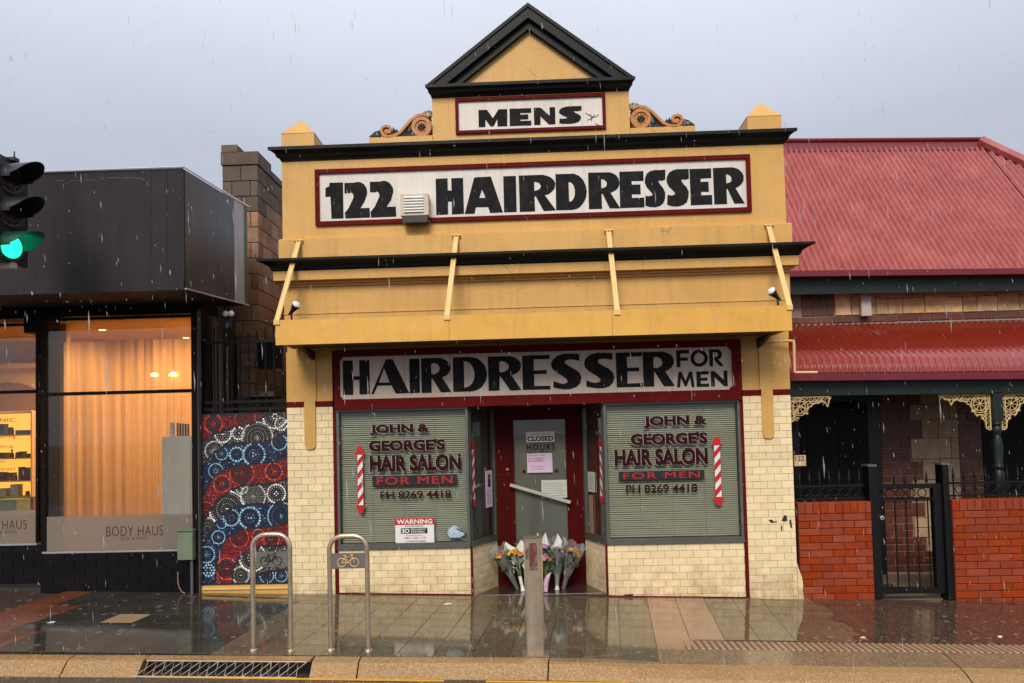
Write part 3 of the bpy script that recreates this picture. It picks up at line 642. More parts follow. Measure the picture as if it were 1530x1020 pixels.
for xt, xb in ((-2.523, -2.585), (-.798, -.855), (.848, .852), (2.559, 2.555)):
    mb = MB(); a = Vector((xt, -.075, 3.90)); b = Vector((xb, -.625, 2.945)); d_ = (b-a)
    for s_ in (-.018, .018):
        mb.tube([a+Vector((s_, 0, 0)), b+Vector((s_, 0, 0))], .011, YELP, 6)
    mb.tube([a+Vector((0, .008, 0)), b+Vector((0, .008, 0))], .016, YELP, 4)
    p = part('canopy_strut', shop, mb)
    mb = MB(); mb.box(xt-.045, xt+.045, -.072, -.0605, 3.875, 3.925, YELP); mb.tube([(xt-.05, -.08, 3.90), (xt+.05, -.08, 3.90)], .010, ORN, 6); part('bracket', p, mb)
    part('bracket', p, B(xb-.03, xb+.03, -.634, -.6205, 2.905, 2.955, YELP))
# floodlights standing on the canopy
for nm, x, sg, lab in (('floodlight', -2.49, 1, 'small dark floodlight with white lamp on left end of canopy'), ('floodlight', 2.50, -1, 'small dark floodlight with white round face on right end of canopy')):
    t = thing(nm, (x, -.45, 2.953), lab, 'light')
    part('stem', t, MB().tube([(x, -.45, 2.953), (x-sg*.0, -.45, 3.03), (x+sg*.03*-1, -.45, 3.04)], .012, SIG, 6)); part('base', t, MB().lathe([(.03, 0), (.03, .012)], (x, -.45, 2.953), SIG, 10))
    a = Vector((x-.02*sg, -.44, 3.04)); d_ = Vector((sg*.55 if sg > 0 else -.65, -.35, .55)).normalized()
    part('housing', t, MB().tube([a, a+d_*.05, a+d_*.09, a+d_*.13], [.016, .022, .034, .048], SIG, 10), smooth=True)
    c_ = a+d_*.132; part('lamp_face', t, MB().tube([a+d_*.125, c_+d_*.012, c_+d_*.03], [.045, .044, .02], WHITE, 10))
# cream vent on the sign
t = thing('vent_box', (-1.235, 0, 4.2), 'cream louvred vent box fixed over the upper sign beside 122', 'vent')
part('housing', t, B(-1.39, -1.085, -.14, -.031, 4.125, 4.36, mat('cream_vent_metal', (.62, .53, .40), .5, .08, 8, streak=.15)))
for i in range(6): part('louvre', t, MB().prism([(-.141, 4.155+i*.031), (-.158, 4.158+i*.031), (-.141, 4.178+i*.031)], 'x', -1.35, -1.14, WHITE))
part('grille', t, B(-1.37, -1.10, -.135, -.035, 4.05, 4.124, BLK))
# piers, tiles
def pier(x0, x1):
    p = part('tiled_pier', shop, B(x0, x1, 0.008, .40, -.3, 2.089, GROUT))
    part('pier_band', shop, B(x0, x1, -.006, .40, 2.0905, 2.15, MAR)); part('pier_wall', shop, B(x0, x1, 0, .299, 2.1505, 2.6995, YEL))
    return p
pL = pier(XL, -2.198); pR = pier(2.236, 2.745)
for x0 in (-2.506, 2.432):
    part('pilaster_strip', shop, B(x0-.01, x0+.13, -.02, -.0005, 2.152, 2.698, YEL))
    part('pilaster_drop', shop, MB().prism([(x0, 2.151), (x0, 1.68), (x0+.012, 1.645), (x0+.035, 1.628), (x0+.085, 1.628), (x0+.108, 1.645), (x0+.12, 1.68), (x0+.12, 2.151)], 'y', -.022, -.0085, YEL))
TW, TH = .1525, .0765
nind = 0
extra = MB()
def tiles(par, x0, x1, z1, rows_, ind, seed=0):
    global nind
    for r in range(rows_):
        z = z1-(r+1)*TH
        for a, b in bond(x0, x1, TW, r+seed):
            if random.random() < .006 and z < .5: continue
            m_ = TILE
            if ind(r):
                o = lay(piece(b-a-.0035, TH-.0035, .0085, .0014, m_, 'tile'), 'tile', par, (a+.0017, .0085, z+.0017)); nind += 1
                o.rotation_euler = (random.gauss(0, .003), 0, random.gauss(0, .003))
            else: piecemb(extra, a+.0017, .0085, z+.0017, b-a-.0035, TH-.0035, .0085, .0014, m_)
tiles(pL, XL, -2.198, 2.089, 29, lambda r: 12 <= r < 27); tiles(pR, 2.236, 2.745, 2.089, 29, lambda r: 12 <= r < 28, 1)
dl = part('tiled_dado', shop, B(-2.16, -.725, .008, .10, -.3, .53, GROUT)); dr = part('tiled_dado', shop, B(.742, 2.20, .008, .10, -.3, .53, GROUT))
tiles(dl, -2.158, -.727, .53, 8, lambda r: True); tiles(dr, .744, 2.198, .53, 8, lambda r: True, 1)
# chipped patches on the right pier
for q in ([(2.46, .76), (2.50, .765), (2.52, .74), (2.55, .75), (2.545, .735), (2.49, .73)], [(2.60, .75), (2.63, .81), (2.655, .80), (2.66, .75), (2.63, .74)], [(2.59, .69), (2.605, .70), (2.60, .64), (2.59, .65)], [(2.68, .75), (2.70, .76), (2.71, .66), (2.69, .68)],
          [(.90, .0), (1.0, .005), (1.0, -.03), (.92, -.02)]):
    part('chipped_patch', shop, MB().prism(q, 'y', -.0045, .004, DIM))
part('broken_render', shop, MB().prism([(2.746, .30), (2.76, .24), (2.79, .15), (2.80, .06), (2.79, .02), (2.805, -.09), (2.746, -.09)], 'y', -.004, .1, TILE))
# maroon trims
for x0, x1, z0, z1 in ((-2.197, -2.163, -.2, 2.049), (2.203, 2.235, -.2, 2.049), (-.724, -.704, -.1, .531), (.722, .741, -.1, .531)):
    part('maroon_trim', shop, B(x0, x1, -.008, .03, z0, z1, MAR))
part('base_line', shop, MB().gbox(-2.16, -.73, -.006, .007, .018, MAR, -.004))
part('base_line', shop, MB().gbox(.745, 2.20, -.006, .007, .018, MAR, -.004))
# windows
def blind(mb, x0, x1, z0, z1, y, xf=None, droop=False):
    n = int((z1-z0)/.0225)
    for i in range(n):
        z = z0+i*.0225; dz = .006*math.sin(i*1.7)*.3
        vs = [(x0, y-.004, z+.002+dz), (x1, y-.004, z+.002), (x1, y+.011, z+.0180), (x0, y+.011, z+.0180+dz),
              (x0, y-.003, z+.0015+dz), (x1, y-.003, z+.0015), (x1, y+.012, z+.0175), (x0, y+.012, z+.0175+dz)]
        if xf: vs = [xf(v) for v in vs]
        mb.add(vs, [(0,1,2,3),(7,6,5,4),(3,2,6,7),(0,4,5,1)], BLIND)
    for k in range(1, 4):
        x = x0+(x1-x0)*k/4; vs = [(x-.0012, y-.006, z0), (x+.0012, y-.006, z0), (x+.0012, y-.006, z1), (x-.0012, y-.006, z1)]
        if xf: vs = [xf(v) for v in vs]
        mb.add(vs, [(0,1,2,3)], INK)
def window(x0, x1, z0, z1, label):
    mb = MB(); a = .028
    mb.box(x0, x0+a, -.002, .06, z0, z1, ALU); mb.box(x1-a, x1, -.002, .06, z0, z1, ALU); mb.box(x0+a, x1-a, -.002, .06, z1-.018, z1, ALU); mb.box(x0+a, x1-a, -.002, .06, z0, z0+.03, ALU)
    w_ = part('window', shop, mb, label=label)
    part('sill', w_, B(x0, x1, -.022, .06, z0-.03, z0-.0005, ALU))
    part('pane', w_, B(x0+a, x1-a, .026, .031, z0+.03, z1-.018, GLASS))
    mb = MB(); blind(mb, x0+a+.004, x1-a-.004, z0+.035, z1-.02, .075); part('blind', w_, mb, kind='stuff')
    return w_
wl = window(-2.162, -.725, .562, 2.048, 'left front window with dark red lettering and a barber pole decal')
wr = window(.742, 2.202, .562, 2.048, 'right front window with dark red lettering and a barber pole decal')
def letter(win, body, x0, x1, z0, z1, y=.0255, m=LET, bold=.05, edge=True, sp=1., name='lettering'):
    mb = MB()
    if edge: text(mb, body, x0-.004, x1-.004, z0-.003, z1-.003, y, LETW, bold, space=sp, th=.0008)
    text(mb, body, x0, x1, z0, z1, y-.0012, m, bold, space=sp, th=.0012)
    return part(name, win, mb)
letter(wl, 'JOHN &', -1.80, -1.146, 1.762, 1.875); letter(wl, "GEORGE'S", -1.816, -.985, 1.588, 1.708); letter(wl, 'HAIR SALON', -1.808, -.812, 1.362, 1.540)
letter(wr, 'JOHN &', 1.171, 1.853, 1.766, 1.894); letter(wr, "GEORGE'S", 1.028, 1.851, 1.588, 1.714); letter(wr, 'HAIR SALON', .849, 1.848, 1.365, 1.545)
letter(wl, 'PH 8269 4418', -1.698, -.927, 1.066, 1.152, bold=.016, edge=False); letter(wr, 'PH 8269 4418', .965, 1.726, 1.073, 1.160, bold=.016, edge=False)
for w_, a, b, c_, d_ in ((wl, -1.782, -.858, 1.210, 1.320), (wr, .890, 1.805, 1.213, 1.307)):
    part('letter_panel', w_, B(a, b, .0235, .0255, c_, d_, BLK)); letter(w_, 'FOR MEN', a+.05, b-.05, c_+.014, d_-.014, .0232, RED, .0, False, 1.15)
def pole(win, cx, z0, z1, wd, xf=None, y=.0235, name='barber_pole_decal'):
    H = z1-z0; hw = wd/2; mb = MB()
    T = (lambda v: xf(v)) if xf else (lambda v: v)
    def flat(poly, m, dy=0.):
        n = len(poly); vs = [T((p[0], y+dy, p[1])) for p in poly]+[T((p[0], y+dy-.001, p[1])) for p in poly]
        mb.add(vs, [tuple(range(n, 2*n)), tuple(range(n))[::-1]]+[(i, (i+1) % n, (i+1) % n+n, i+n) for i in range(n)], m)
    a, b = z0+.13*H, z1-.13*H; sw = hw*.55
    flat([(cx-sw, a), (cx+sw, a), (cx+sw, b), (cx-sw, b)], WHT)
    k = 4; ph = (b-a)/k
    for i in range(k):
        za = a+i*ph; q = [(cx-sw, za), (cx+sw, za+ph*.55), (cx+sw, min(b, za+ph*1.05)), (cx-sw, za+ph*.5)]
        flat(q, RED, -.0012)
    for sg, ze in ((1, b), (-1, a)):
        flat([(cx-hw, ze), (cx+hw, ze), (cx+hw, ze+sg*.018), (cx+hw*.7, ze+sg*.022), (cx+hw*.62, ze+sg*.06), (cx+hw*.3, ze+sg*.13*H*.95), (cx-hw*.3, ze+sg*.13*H*.95), (cx-hw*.62, ze+sg*.06), (cx-hw*.7, ze+sg*.022), (cx-hw, ze+sg*.018)][::1], RED, -.0024)
    return part(name, win, mb)
pole(wl, -1.913, .912, 1.652, .105); pole(wr, 1.95, .918, 1.664, .115)
# the warning sticker and the blue sticker
t = thing('warning_sticker', (-1.33, .02, .59), 'red and white WARNING sticker low in the left front window', 'sticker')
part('sheet', t, B(-1.540, -1.118, .021, .025, .588, .852, WHT)); part('header', t, B(-1.545, -1.113, .0195, .0208, .785, .856, RED))
mb = MB(); text(mb, 'WARNING', -1.525, -1.135, .795, .845, .0192, WHT, .03); text(mb, 'PROTECTED BY', -1.43, -1.23, .762, .776, .0208, BLK, .01)
part('lettering', t, mb)
part('logo_block', t, B(-1.48, -1.19, .0195, .0208, .690, .750, BLK)); mb = MB(); text(mb, '3D', -1.47, -1.385, .697, .743, .0192, WHT, .03); text(mb, 'SECURITY', -1.37, -1.205, .724, .742, .0192, WHT, .02); text(mb, 'SYSTEMS', -1.37, -1.22, .698, .716, .0192, WHT, .02)
text(mb, 'Monitored 24 Hours', -1.42, -1.24, .664, .678, .0208, RED, .0); text(mb, '0411 303 113', -1.44, -1.215, .632, .655, .0208, RED, .015); text(mb, 'LIVE MONITORED', -1.43, -1.21, .600, .615, .0208, BLK, .015); part('lettering', t, mb)
t = thing('pale_blue_sticker', (-.87, .02, .62), 'crumpled pale blue and black sticker in lower corner of left window', 'sticker')
part('patch', t, MB().prism([(-.975, .69), (-.955, .74), (-.90, .77), (-.86, .755), (-.84, .72), (-.80, .70), (-.79, .66), (-.84, .64), (-.90, .625), (-.955, .645)], 'y', .021, .025, BLUEP))
mb = MB(); mb.tube([(-.875, .0205, .735), (-.82, .0205, .705), (-.775, .0205, .69), (-.77, .0205, .66), (-.80, .0205, .655)], .007, BLK, 5); mb.tube([(-.93, .0205, .635), (-.86, .0205, .635), (-.80, .0205, .622)], .006, BLK, 5); part('outline', t, mb)
mb = MB(); mb.tube([(-.93, .0205, .74), (-.90, .0205, .70), (-.87, .0205, .685)], .006, WHT, 5); mb.tube([(-.95, .0205, .71), (-.92, .0205, .68)], .005, WHT, 5); part('highlight', t, mb)
# splayed entry
def splay(xa, ya, xb, yb):
    """maps (u along, y out of plane, z) to world for a wall running from a to b; u in metres"""
    dx, dy = xb-xa, yb-ya; l = math.hypot(dx, dy); dx /= l; dy /= l
    sg = 1 if xb > xa else -1
    nx, ny = (dy, -dx) if sg > 0 else (-dy, dx)      # towards the street / the middle of the entry
    return (lambda v: (xa+dx*v[0]-nx*v[1], ya+dy*v[0]-ny*v[1], v[2])), l
for (xa, xb, nm) in ((-.712, -.462, 'l'), (.730, .545, 'r')):
    xf, l = splay(xa, .03, xb, .565)
    def q(x0, x1, y0, y1, z0, z1, m, mb=None):
        mb = mb or MB(); vs = [(x, y, z) for z in (z0, z1) for x, y in ((x0, y0), (x1, y0), (x1, y1), (x0, y1))]
        return mb.add([xf(v) for v in vs], [(0,3,2,1),(4,5,6,7),(0,1,5,4),(1,2,6,5),(2,3,7,6),(3,0,4,7)], m)
    dd = part('splayed_dado', shop, q(0, l, .008, .06, -.2, .53, GROUT))
    for r in range(8):
        z = .53-(r+1)*TH
        for a, b in bond(0, l, TW, r): piecemb(extra, a+.0017, .0085, z+.0017, b-a-.0035, TH-.0035, .0085, .0014, TILE, xf)
    fr = MB(); q(0, .024, -.004, .05, .562, 2.048, ALU, fr); q(l-.03, l, -.004, .05, .562, 2.048, ALU, fr); q(.024, l-.03, -.004, .05, 2.02, 2.048, ALU, fr); q(.024, l-.03, -.004, .05, .562, .595, ALU, fr)
    w_ = part('window', shop, fr, label='narrow angled window beside the door, on its %s' % ('left' if nm == 'l' else 'right'))
    part('sill', w_, q(0, l, -.02, .05, .532, .5615, ALU))
    part('pane', w_, q(.024, l-.03, .022, .026, .596, 2.019, GLASS))
    mb = MB(); blind(mb, .024, l-.01, .60, 2.015, .032, xf); part('blind', w_, mb, kind='stuff'); part('blind_backing', w_, q(.024, l*.86, .050, .054, .60, 2.015, BLIND))
    part('shade_strip', w_, q(l*.80, l*.86, .018, .0215, .60, 2.015, BLK))
    pole(w_, .10 if nm == 'l' else .11, .945, 1.675, .095, xf, .019)
    if nm == 'l':
        t = thing('memorial_notice', xf((l*.74, 0, .92)), 'tall lilac notice with a dark photograph taped to left angled window', 'notice')
        part('sheet', t, q(l*.62, l*.87, .012, .018, .918, 1.333, LILAC)); part('photo', t, q(l*.70, l*.80, .0105, .0118, 1.145, 1.29, BLK))
        part('face', t, q(l*.73, l*.77, .0095, .0103, 1.23, 1.265, INK))
        for k in range(7): part('print_line', t, q(l*.65, l*(.84-.03*(k % 3)), .0105, .0118, .955+k*.024, .960+k*.024, INK))
    else:
        t = thing('notice', xf((l*.7, 0, 1.07)), 'pale sheet of paper taped inside the angled window right of the door', 'notice')
        part('sheet', t, q(l*.50, l*.82, .010, .016, 1.068, 1.292, PAPERG))
        for k in range(6): part('print_line', t, q(l*.54, l*(.78-.03*(k % 3)), .0085, .0098, 1.10+k*.028, 1.105+k*.028, INK))
        t = thing('cardboard_panel', xf((l*.7, .07, .6)), 'tan card panel standing at the foot of the right angled window', 'panel')
        part('sheet', t, q(l*.62, l*.80, .010, .016, .60, 1.03, PIPET))
part('tile_field', shop, extra, kind='stuff')
# entry floor and door
part('entry_floor', shop, MB().prism([(-.71, -.0), (.728, -.0), (.56, .70), (-.48, .70)], 'z', -.2, .004, STEP))
part('entry_threshold', shop, B(-.66, .68, .06, .075, .0045, .0075, ALUB))
YD = .57
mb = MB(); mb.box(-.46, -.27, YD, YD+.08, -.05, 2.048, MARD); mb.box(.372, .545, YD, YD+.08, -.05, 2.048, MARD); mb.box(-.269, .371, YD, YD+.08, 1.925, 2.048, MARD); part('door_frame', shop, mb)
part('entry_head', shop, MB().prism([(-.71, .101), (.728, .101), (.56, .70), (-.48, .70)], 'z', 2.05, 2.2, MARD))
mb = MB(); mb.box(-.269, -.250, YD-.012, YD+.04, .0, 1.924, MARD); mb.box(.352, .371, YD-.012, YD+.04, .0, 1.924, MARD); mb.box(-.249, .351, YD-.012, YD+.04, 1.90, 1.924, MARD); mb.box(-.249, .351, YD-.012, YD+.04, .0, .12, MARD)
door = part('door', shop, mb)
part('pane', door, B(-.249, .351, YD+.008, YD+.014, .1205, 1.8995, GLASS))
part('backing_sheet', door, B(-.249, .351, YD+.03, YD+.038, .1205, 1.8995, mat('grey_green_door_backing', (.225, .215, .205), .6, .15, 2, dirt=(.15, .15, .15), damt=.6, dscale=1.5)))
part('lock', door, MB().lathe([(.018, 0), (.018, -.012), (.01, -.02)], (-.33, YD, 1.335), ALUB, 14, 'y'))
mb = MB(); a = Vector((-.30, YD-.05, 1.16)); b = Vector((.385, YD-.05, .945)); mb.tube([a, b], .024, mat('clear_grey_bar', (.48, .45, .41), .2, .1, 5), 4); part('push_bar', door, mb)
part('bar_mount', door, MB().tube([a+Vector((.03, 0, -.01)), a+Vector((.03, .05, -.01))], .012, ALUB, 6)); part('bar_mount', door, MB().tube([b+Vector((-.03, 0, .01)), b+Vector((-.03, .05, .01))], .012, ALUB, 6))
mb = MB(); text(mb, 'HOURS', -.10, .225, 1.552, 1.618, YD+.0065, LET, .005, space=1.3); text(mb, 'MON - FRI  8 - 5', -.09, .20, 1.522, 1.535, YD+.0065, LET, .01); part('lettering', door, mb)
for x in (-.14, .235): part('suction_cup', door, MB().lathe([(.018, 0), (.006, -.012)], (x, YD+.0075, 1.31), MAR, 10, 'y'))
def notice(x0, x1, z0, z1, m, label, lines, rz=0., cat='notice'):
    t = thing('notice', ((x0+x1)/2, YD-.0, z0), label, cat)
    part('sheet', t, B(x0, x1, YD+.002, YD+.006, z0, z1, m)); mb = MB()
    for body, a, b, c_, d_, mm, bo in lines: text(mb, body, a, b, c_, d_, YD+.0018, mm, bo)
    part('lettering', t, mb)
    return t
notice(-.105, .224, 1.640, 1.760, PAPER, 'white CLOSED notice at the top of the door glass', [('CLOSED', -.09, .21, 1.652, 1.708, LET, .03), ('Monday & Tuesday', -.05, .17, 1.722, 1.742, INK, .01)])
INKR = mat('red_pen', (.35, .05, .08), .6, 0)
notice(-.10, .193, 1.288, 1.512, LILAC, 'lilac paper with CLOSED in red pen in middle of door', [('CLOSED', -.085, .10, 1.415, 1.462, INKR, .0), ('until further notice', -.085, .12, 1.480, 1.495, INKR, .0), ('with our thanks', -.06, .08, 1.355, 1.370, INKR, .0), ('to all customers', -.05, .10, 1.325, 1.340, INKR, .0)])
t = notice(.058, .358, .995, 1.20, PAPERG, 'greenish white printed sheet on the door above the slanting bar', [('x', .06, .061, 1.0, 1.001, INK, 0)])
for k in range(6): part('print_line', t, B(.08, .33-.03*(k % 2), YD+.0008, YD+.0018, 1.02+k*.028, 1.024+k*.028, INK))
# downpipe between shop and cottage
mb = MB(); mb.tube([(2.50, -.04, 2.655), (2.70, -.10, 2.66), (2.765, -.10, 2.655)], .013, YELP, 8); mb.tube([(2.765, -.10, 2.66), (2.765, -.10, 2.32)], .013, YELP, 8); mb.tube([(2.765, -.10, 2.32), (3.0, -.10, 2.315)], .012, YELP, 8); part('drain_pipe', shop, mb)
t = thing('number_plate', (2.83, -.01, 1.32), 'small tan plate reading 122 A beside the cottage fence', 'number plate')
part('plate', t, B(2.762, 2.885, .010, .022, 1.325, 1.440, mat('tan_plate', (.55, .36, .2), .5, .1, 10)))
mb = MB(); text(mb, '122', 2.772, 2.868, 1.382, 1.43, .0098, BLK, .0); text(mb, 'A', 2.81, 2.832, 1.335, 1.372, .0098, WHT, .02); part('lettering', t, mb)
part('bracket', t, B(2.74, 2.775, .023, .05, 1.34, 1.42, IRON))

# ================================================================== BEAUTY SHOP ON THE LEFT
bs = thing('beauty_shop', (-5.5, 0, .1), 'charcoal fronted beauty shop with warmly lit windows and deep dark fascia box', 'shop')
X0, X1 = -10.5, -3.545
# fascia box (its top and bottom rise slightly towards the back)
vs = [(X0,-1.1,3.20),(-3.30,-1.1,3.20),(-3.30,.50,3.31),(X0,.50,3.31),(X0,-1.1,4.40),(-3.30,-1.1,4.38),(-3.30,.50,4.49),(X0,.50,4.50)]
core = MB().add([(v[0]-(.02 if v[0] > -5 else 0), v[1]+(.02 if v[1] < 0 else 0), v[2]+(.012 if v[2] < 3.5 else -.012)) for v in vs], [(0,3,2,1),(4,5,6,7),(0,1,5,4),(1,2,6,5),(2,3,7,6),(3,0,4,7)], CHAR)
fb = part('fascia_box', bs, core)
xs_ = [X0, -7.6, -6.2, -4.80, -3.62, -3.46, -3.302]
for a, b in zip(xs_[:-1], xs_[1:]): part('panel', fb, B(a+.001, b-.001, -1.10, -1.081, 3.205, 4.355, CHAR))
def side(y0, y1, m, name, z0=3.21, z1=4.355):
    f = lambda y: (y+1.1)/1.6*.11
    return part(name, fb, MB().add([(x, y, z+f(y)) for z in (z0, z1) for x, y in ((-3.319,y0),(-3.30,y0),(-3.30,y1),(-3.319,y1))], [(0,3,2,1),(4,5,6,7),(0,1,5,4),(1,2,6,5),(2,3,7,6),(3,0,4,7)], m))
side(-1.078, -.35, CHARS, 'panel'); side(-.347, .08, CHARS, 'panel'); side(.083, .36, LGREY, 'panel').__setitem__('label', 'pale grey end panel'); side(.363, .46, GRNS, 'panel').__setitem__('label', 'faded green end strip')
mb = MB(); mb.tube([(X0, -1.105, 4.385), (-3.295, -1.105, 4.372), (-3.295, .50, 4.482)], .012, ALUB, 6); part('top_flashing', fb, mb)
mb = MB(); mb.tube([(-3.29, -1.10, 3.20), (-3.29, .46, 3.31)], .010, ALUB, 6); part('bottom_flashing', fb, mb)
random.seed(5)
for zz_, xa_ in ((4.285, -4.55), (3.29, -4.9)):
    mb = MB(); x = xa_
    while x < -3.75:
        l_ = random.uniform(.03, .12); mb.box(x, x+l_, -1.1015, -1.1002, zz_+.008*sin(x*9), zz_+.008*sin(x*9)+.0035, ALU); x += l_+random.uniform(.0, .06)
    part('peeled_edge', fb, mb, kind='stuff')
for x in (-3.64, -3.48, -3.33, -4.78, -5.2): 
    for z in (3.35, 3.75, 4.15): part('rivet', fb, MB().lathe([(.006, 0), (.004, -.003)], (x, -1.1002, z), CHARS, 6, 'y'))
part('bottom_lip', fb, B(X0, -3.305, -1.112, -1.1015, 3.19, 3.30, CHAR))
part('soffit_wall', bs, B(X0, -3.67, .06, .5, 3.17, 3.29, BLKP))
part('column', bs, MB().add([(-3.735,-.05,-.2),(-3.665,-.05,-.2),(-3.665,.2,-.2),(-3.735,.2,-.2),(-3.735,-.05,3.19),(-3.66,-.05,3.19),(-3.66,.2,3.19),(-3.735,.2,3.19)], [(0,3,2,1),(4,5,6,7),(0,1,5,4),(1,2,6,5),(2,3,7,6),(3,0,4,7)], BLKP))
part('edge_trim', bs, B(-3.664, -3.658, -.06, .02, .05, 3.19, PIPEG))
# walls of the room behind
part('side_wall', bs, B(-3.72, -3.672, .21, 6.5, -.2, 3.30, CHARS)); part('back_wall', bs, B(X0, -3.73, 3.4, 3.6, -.2, 3.30, BUFF)); part('side_wall', bs, B(X0-.2, X0, .2, 6.5, -.2, 3.3, CHARS))
part('ceiling', bs, B(X0, -3.73, .12, 3.39, 3.165, 3.2, BUFF)); part('roof', bs, B(X0, -3.68, .51, 6.4, 3.6, 3.7, LGREY)); part('parapet', bs, B(X0, -3.57, 1.6, 1.75, 3.7, 4.98, LGREY))
part('shop_floor', bs, B(X0, -3.73, .31, 3.39, -.1, .26, BUFFD)); part('shop_floor', bs, B(-5.42, -3.73, .062, .309, -.1, .26, BUFFD)); part('inner_wall', bs, B(-3.76, -3.725, .12, 3.39, .26, 3.16, BUFF))
# plinth of black glazed bricks
pl_ = part('plinth', bs, B(-5.43, -3.737, .012, .06, -.1, .553, BLK)); pl2 = part('plinth', bs, B(X0, -5.431, .262, .30, -.1, .62, BLK))
for r in range(5):
    z = .545-(r+1)*.086
    for a, b in bond(-5.43, -3.74, .24, r): lay(piece(b-a-.006, .080, .01, .002, PLINTH, 'brick'), 'brick', pl_, (a+.003, .012, z+.003))
for r in range(5):
    z = .615-(r+1)*.086
    for a, b in bond(-6.9, -5.43, .24, r): lay(piece(b-a-.006, .080, .01, .002, PLINTH, 'brick'), 'brick', pl2, (a+.003, .262, z+.003))
def swin(x0, x1, y, z0, zt, z1, lab):
    mb = MB(); t_ = .028
    mb.box(x0, x0+t_, y, y+.05, z0, z1, BLKP); mb.box(x1-t_, x1, y, y+.05, z0, z1, BLKP); mb.box(x0+t_, x1-t_, y, y+.05, z1-.03, z1, BLKP); mb.box(x0+t_, x1-t_, y-.01, y+.05, zt-.018, zt+.018, BLKP)
    w_ = part('window', bs, mb, label=lab)
    part('sill', w_, B(x0, x1, y-.02, y+.05, z0-.022, z0-.001, ALUB))
    part('pane', w_, B(x0+t_, x1-t_, y+.02, y+.028, z0, zt-.019, GLASSW)); part('pane', w_, B(x0+t_, x1-t_, y+.02, y+.028, zt+.019, z1-.031, GLASSW))
    return w_
w1 = swin(-5.43, -3.737, .012, .578, 2.305, 3.15, 'wide window with curtain behind and frosted lower band')
w2 = swin(-7.6, -5.66, .262, .64, 2.36, 3.15, 'set back left window showing lit product shelves')
part('window_return', bs, B(-5.655, -5.435, .02, .30, 3.0, 3.165, BLKP)); part('mullion', bs, B(-5.47, -5.432, .03, .30, .1, 3.15, BLKP)); part('glass_return', bs, MB().add([(-5.658,.29,.6),(-5.472,.06,.6),(-5.472,.06,3.1),(-5.658,.29,3.1),(-5.652,.295,.6),(-5.466,.065,.6),(-5.466,.065,3.1),(-5.652,.295,3.1)], [(0,1,2,3),(7,6,5,4),(0,4,5,1),(1,5,6,2),(2,6,7,3),(3,7,4,0)], GLASSW))
part('frosted_band', w1, B(-5.40, -3.766, .026, .031, .58, .955, FROST)); part('frosted_band', w2, B(-7.57, -5.69, .276, .281, .64, 1.01, FROST))
BRN = mat('brown_thin_lettering', (.035, .022, .018), .5, 0)
def thin(win, body, x0, x1, z0, z1, y, m=BRN, bold=-.012, sp=1.1): mb = MB(); text(mb, body, x0, x1, z0, z1, y, m, bold, space=sp); return part('lettering', win, mb)
thin(w1, 'BODY HAUS', -4.73, -4.10, .725, .835, .0255); thin(w1, 'SKIN & BODY', -4.58, -4.262, .684, .716, .0255, sp=1.5)
thin(w2, 'BODY HAUS', -6.44, -5.80, .80, .90, .2755); thin(w2, 'SKIN & BODY', -6.25, -5.92, .755, .785, .2755, sp=1.5)
LTAN = mat('gold_brown_lettering', (.20, .11, .02), .5, 0)
for body, x1_, zz, h, ln in (('CLINIC', -5.93, 2.02, .045, .36), ('Body Contouring', -5.93, 1.825, .05, .62), ('Skin Needling', -5.96, 1.715, .045, .5), ('Laser', -6.05, 1.555, .04, .2), ('Skin Boost', -5.93, 1.465, .045, .42), ('Hydration', -6.15, 1.105, .04, .34)):
    thin(w2, body, x1_-ln, x1_, zz, zz+h, .2755, LTAN, 0)
# curtain
mb = MB(); n = 170; vs = []
for i in range(n+1):
    x = -5.42+1.63*i/n; y = .34+.020*sin(i*.42)+.018*sin(i*.17+1)+.006*sin(i*1.11)
    vs += [(x, y, .30), (x+.004*sin(i*.9), y+.01*sin(i*.4), 2.93)]
mb.add(vs, [(2*i, 2*i+2, 2*i+3, 2*i+1) for i in range(n)], CURT)
single('curtain', mb, 'sheer beige curtain hanging in folds behind the wide shop window', 'curtain', at=(-4.6, .34, .3), smooth=True)
t = thing('pelmet', (-5.5, .5, 2.9), 'orange lit curtain end column beside the shop window mullion', 'panel'); part('board', t, B(-5.60, -5.47, .48, .56, .27, 3.16, BUFF))
# white cabinet and paper rolls behind the glass
t = thing('display_cabinet', (-3.99, .12, .26), 'pale grey metal cabinet standing behind right end of curtain window', 'cabinet')
part('body', t, B(-4.135, -3.80, .08, .20, .262, 1.805, WHITE)); part('door', t, B(-4.12, -3.815, .072, .079, .30, 1.78, WHITE))
for k in range(5): part('screw', t, MB().lathe([(.006, 0), (.006, -.003)], (-4.10, .0715, .98+.19*k), PIPEG, 6, 'y'))
for i, (x, m_) in enumerate(((-4.045, WHITE), (-3.985, PIPEG), (-3.955, CHAR), (-3.925, PIPEG), (-3.895, CHAR), (-3.865, PIPEG))):
    r = .026 if i == 0 else .011
    single('paper_roll' if i == 0 else 'poster_tube', MB().lathe([(r, 0), (r, .155-.004*i)], (x, .14, 1.806), m_, 10),
           'thick white roll standing on top of the pale cabinet' if i == 0 else 'thin dark tube on the pale cabinet, %s from the thick white roll' % ('', 'first', 'second', 'third', 'fourth', 'last')[i], 'roll', None if i == 0 else 'thin tubes on the cabinet', at=(x, .14, 1.806))
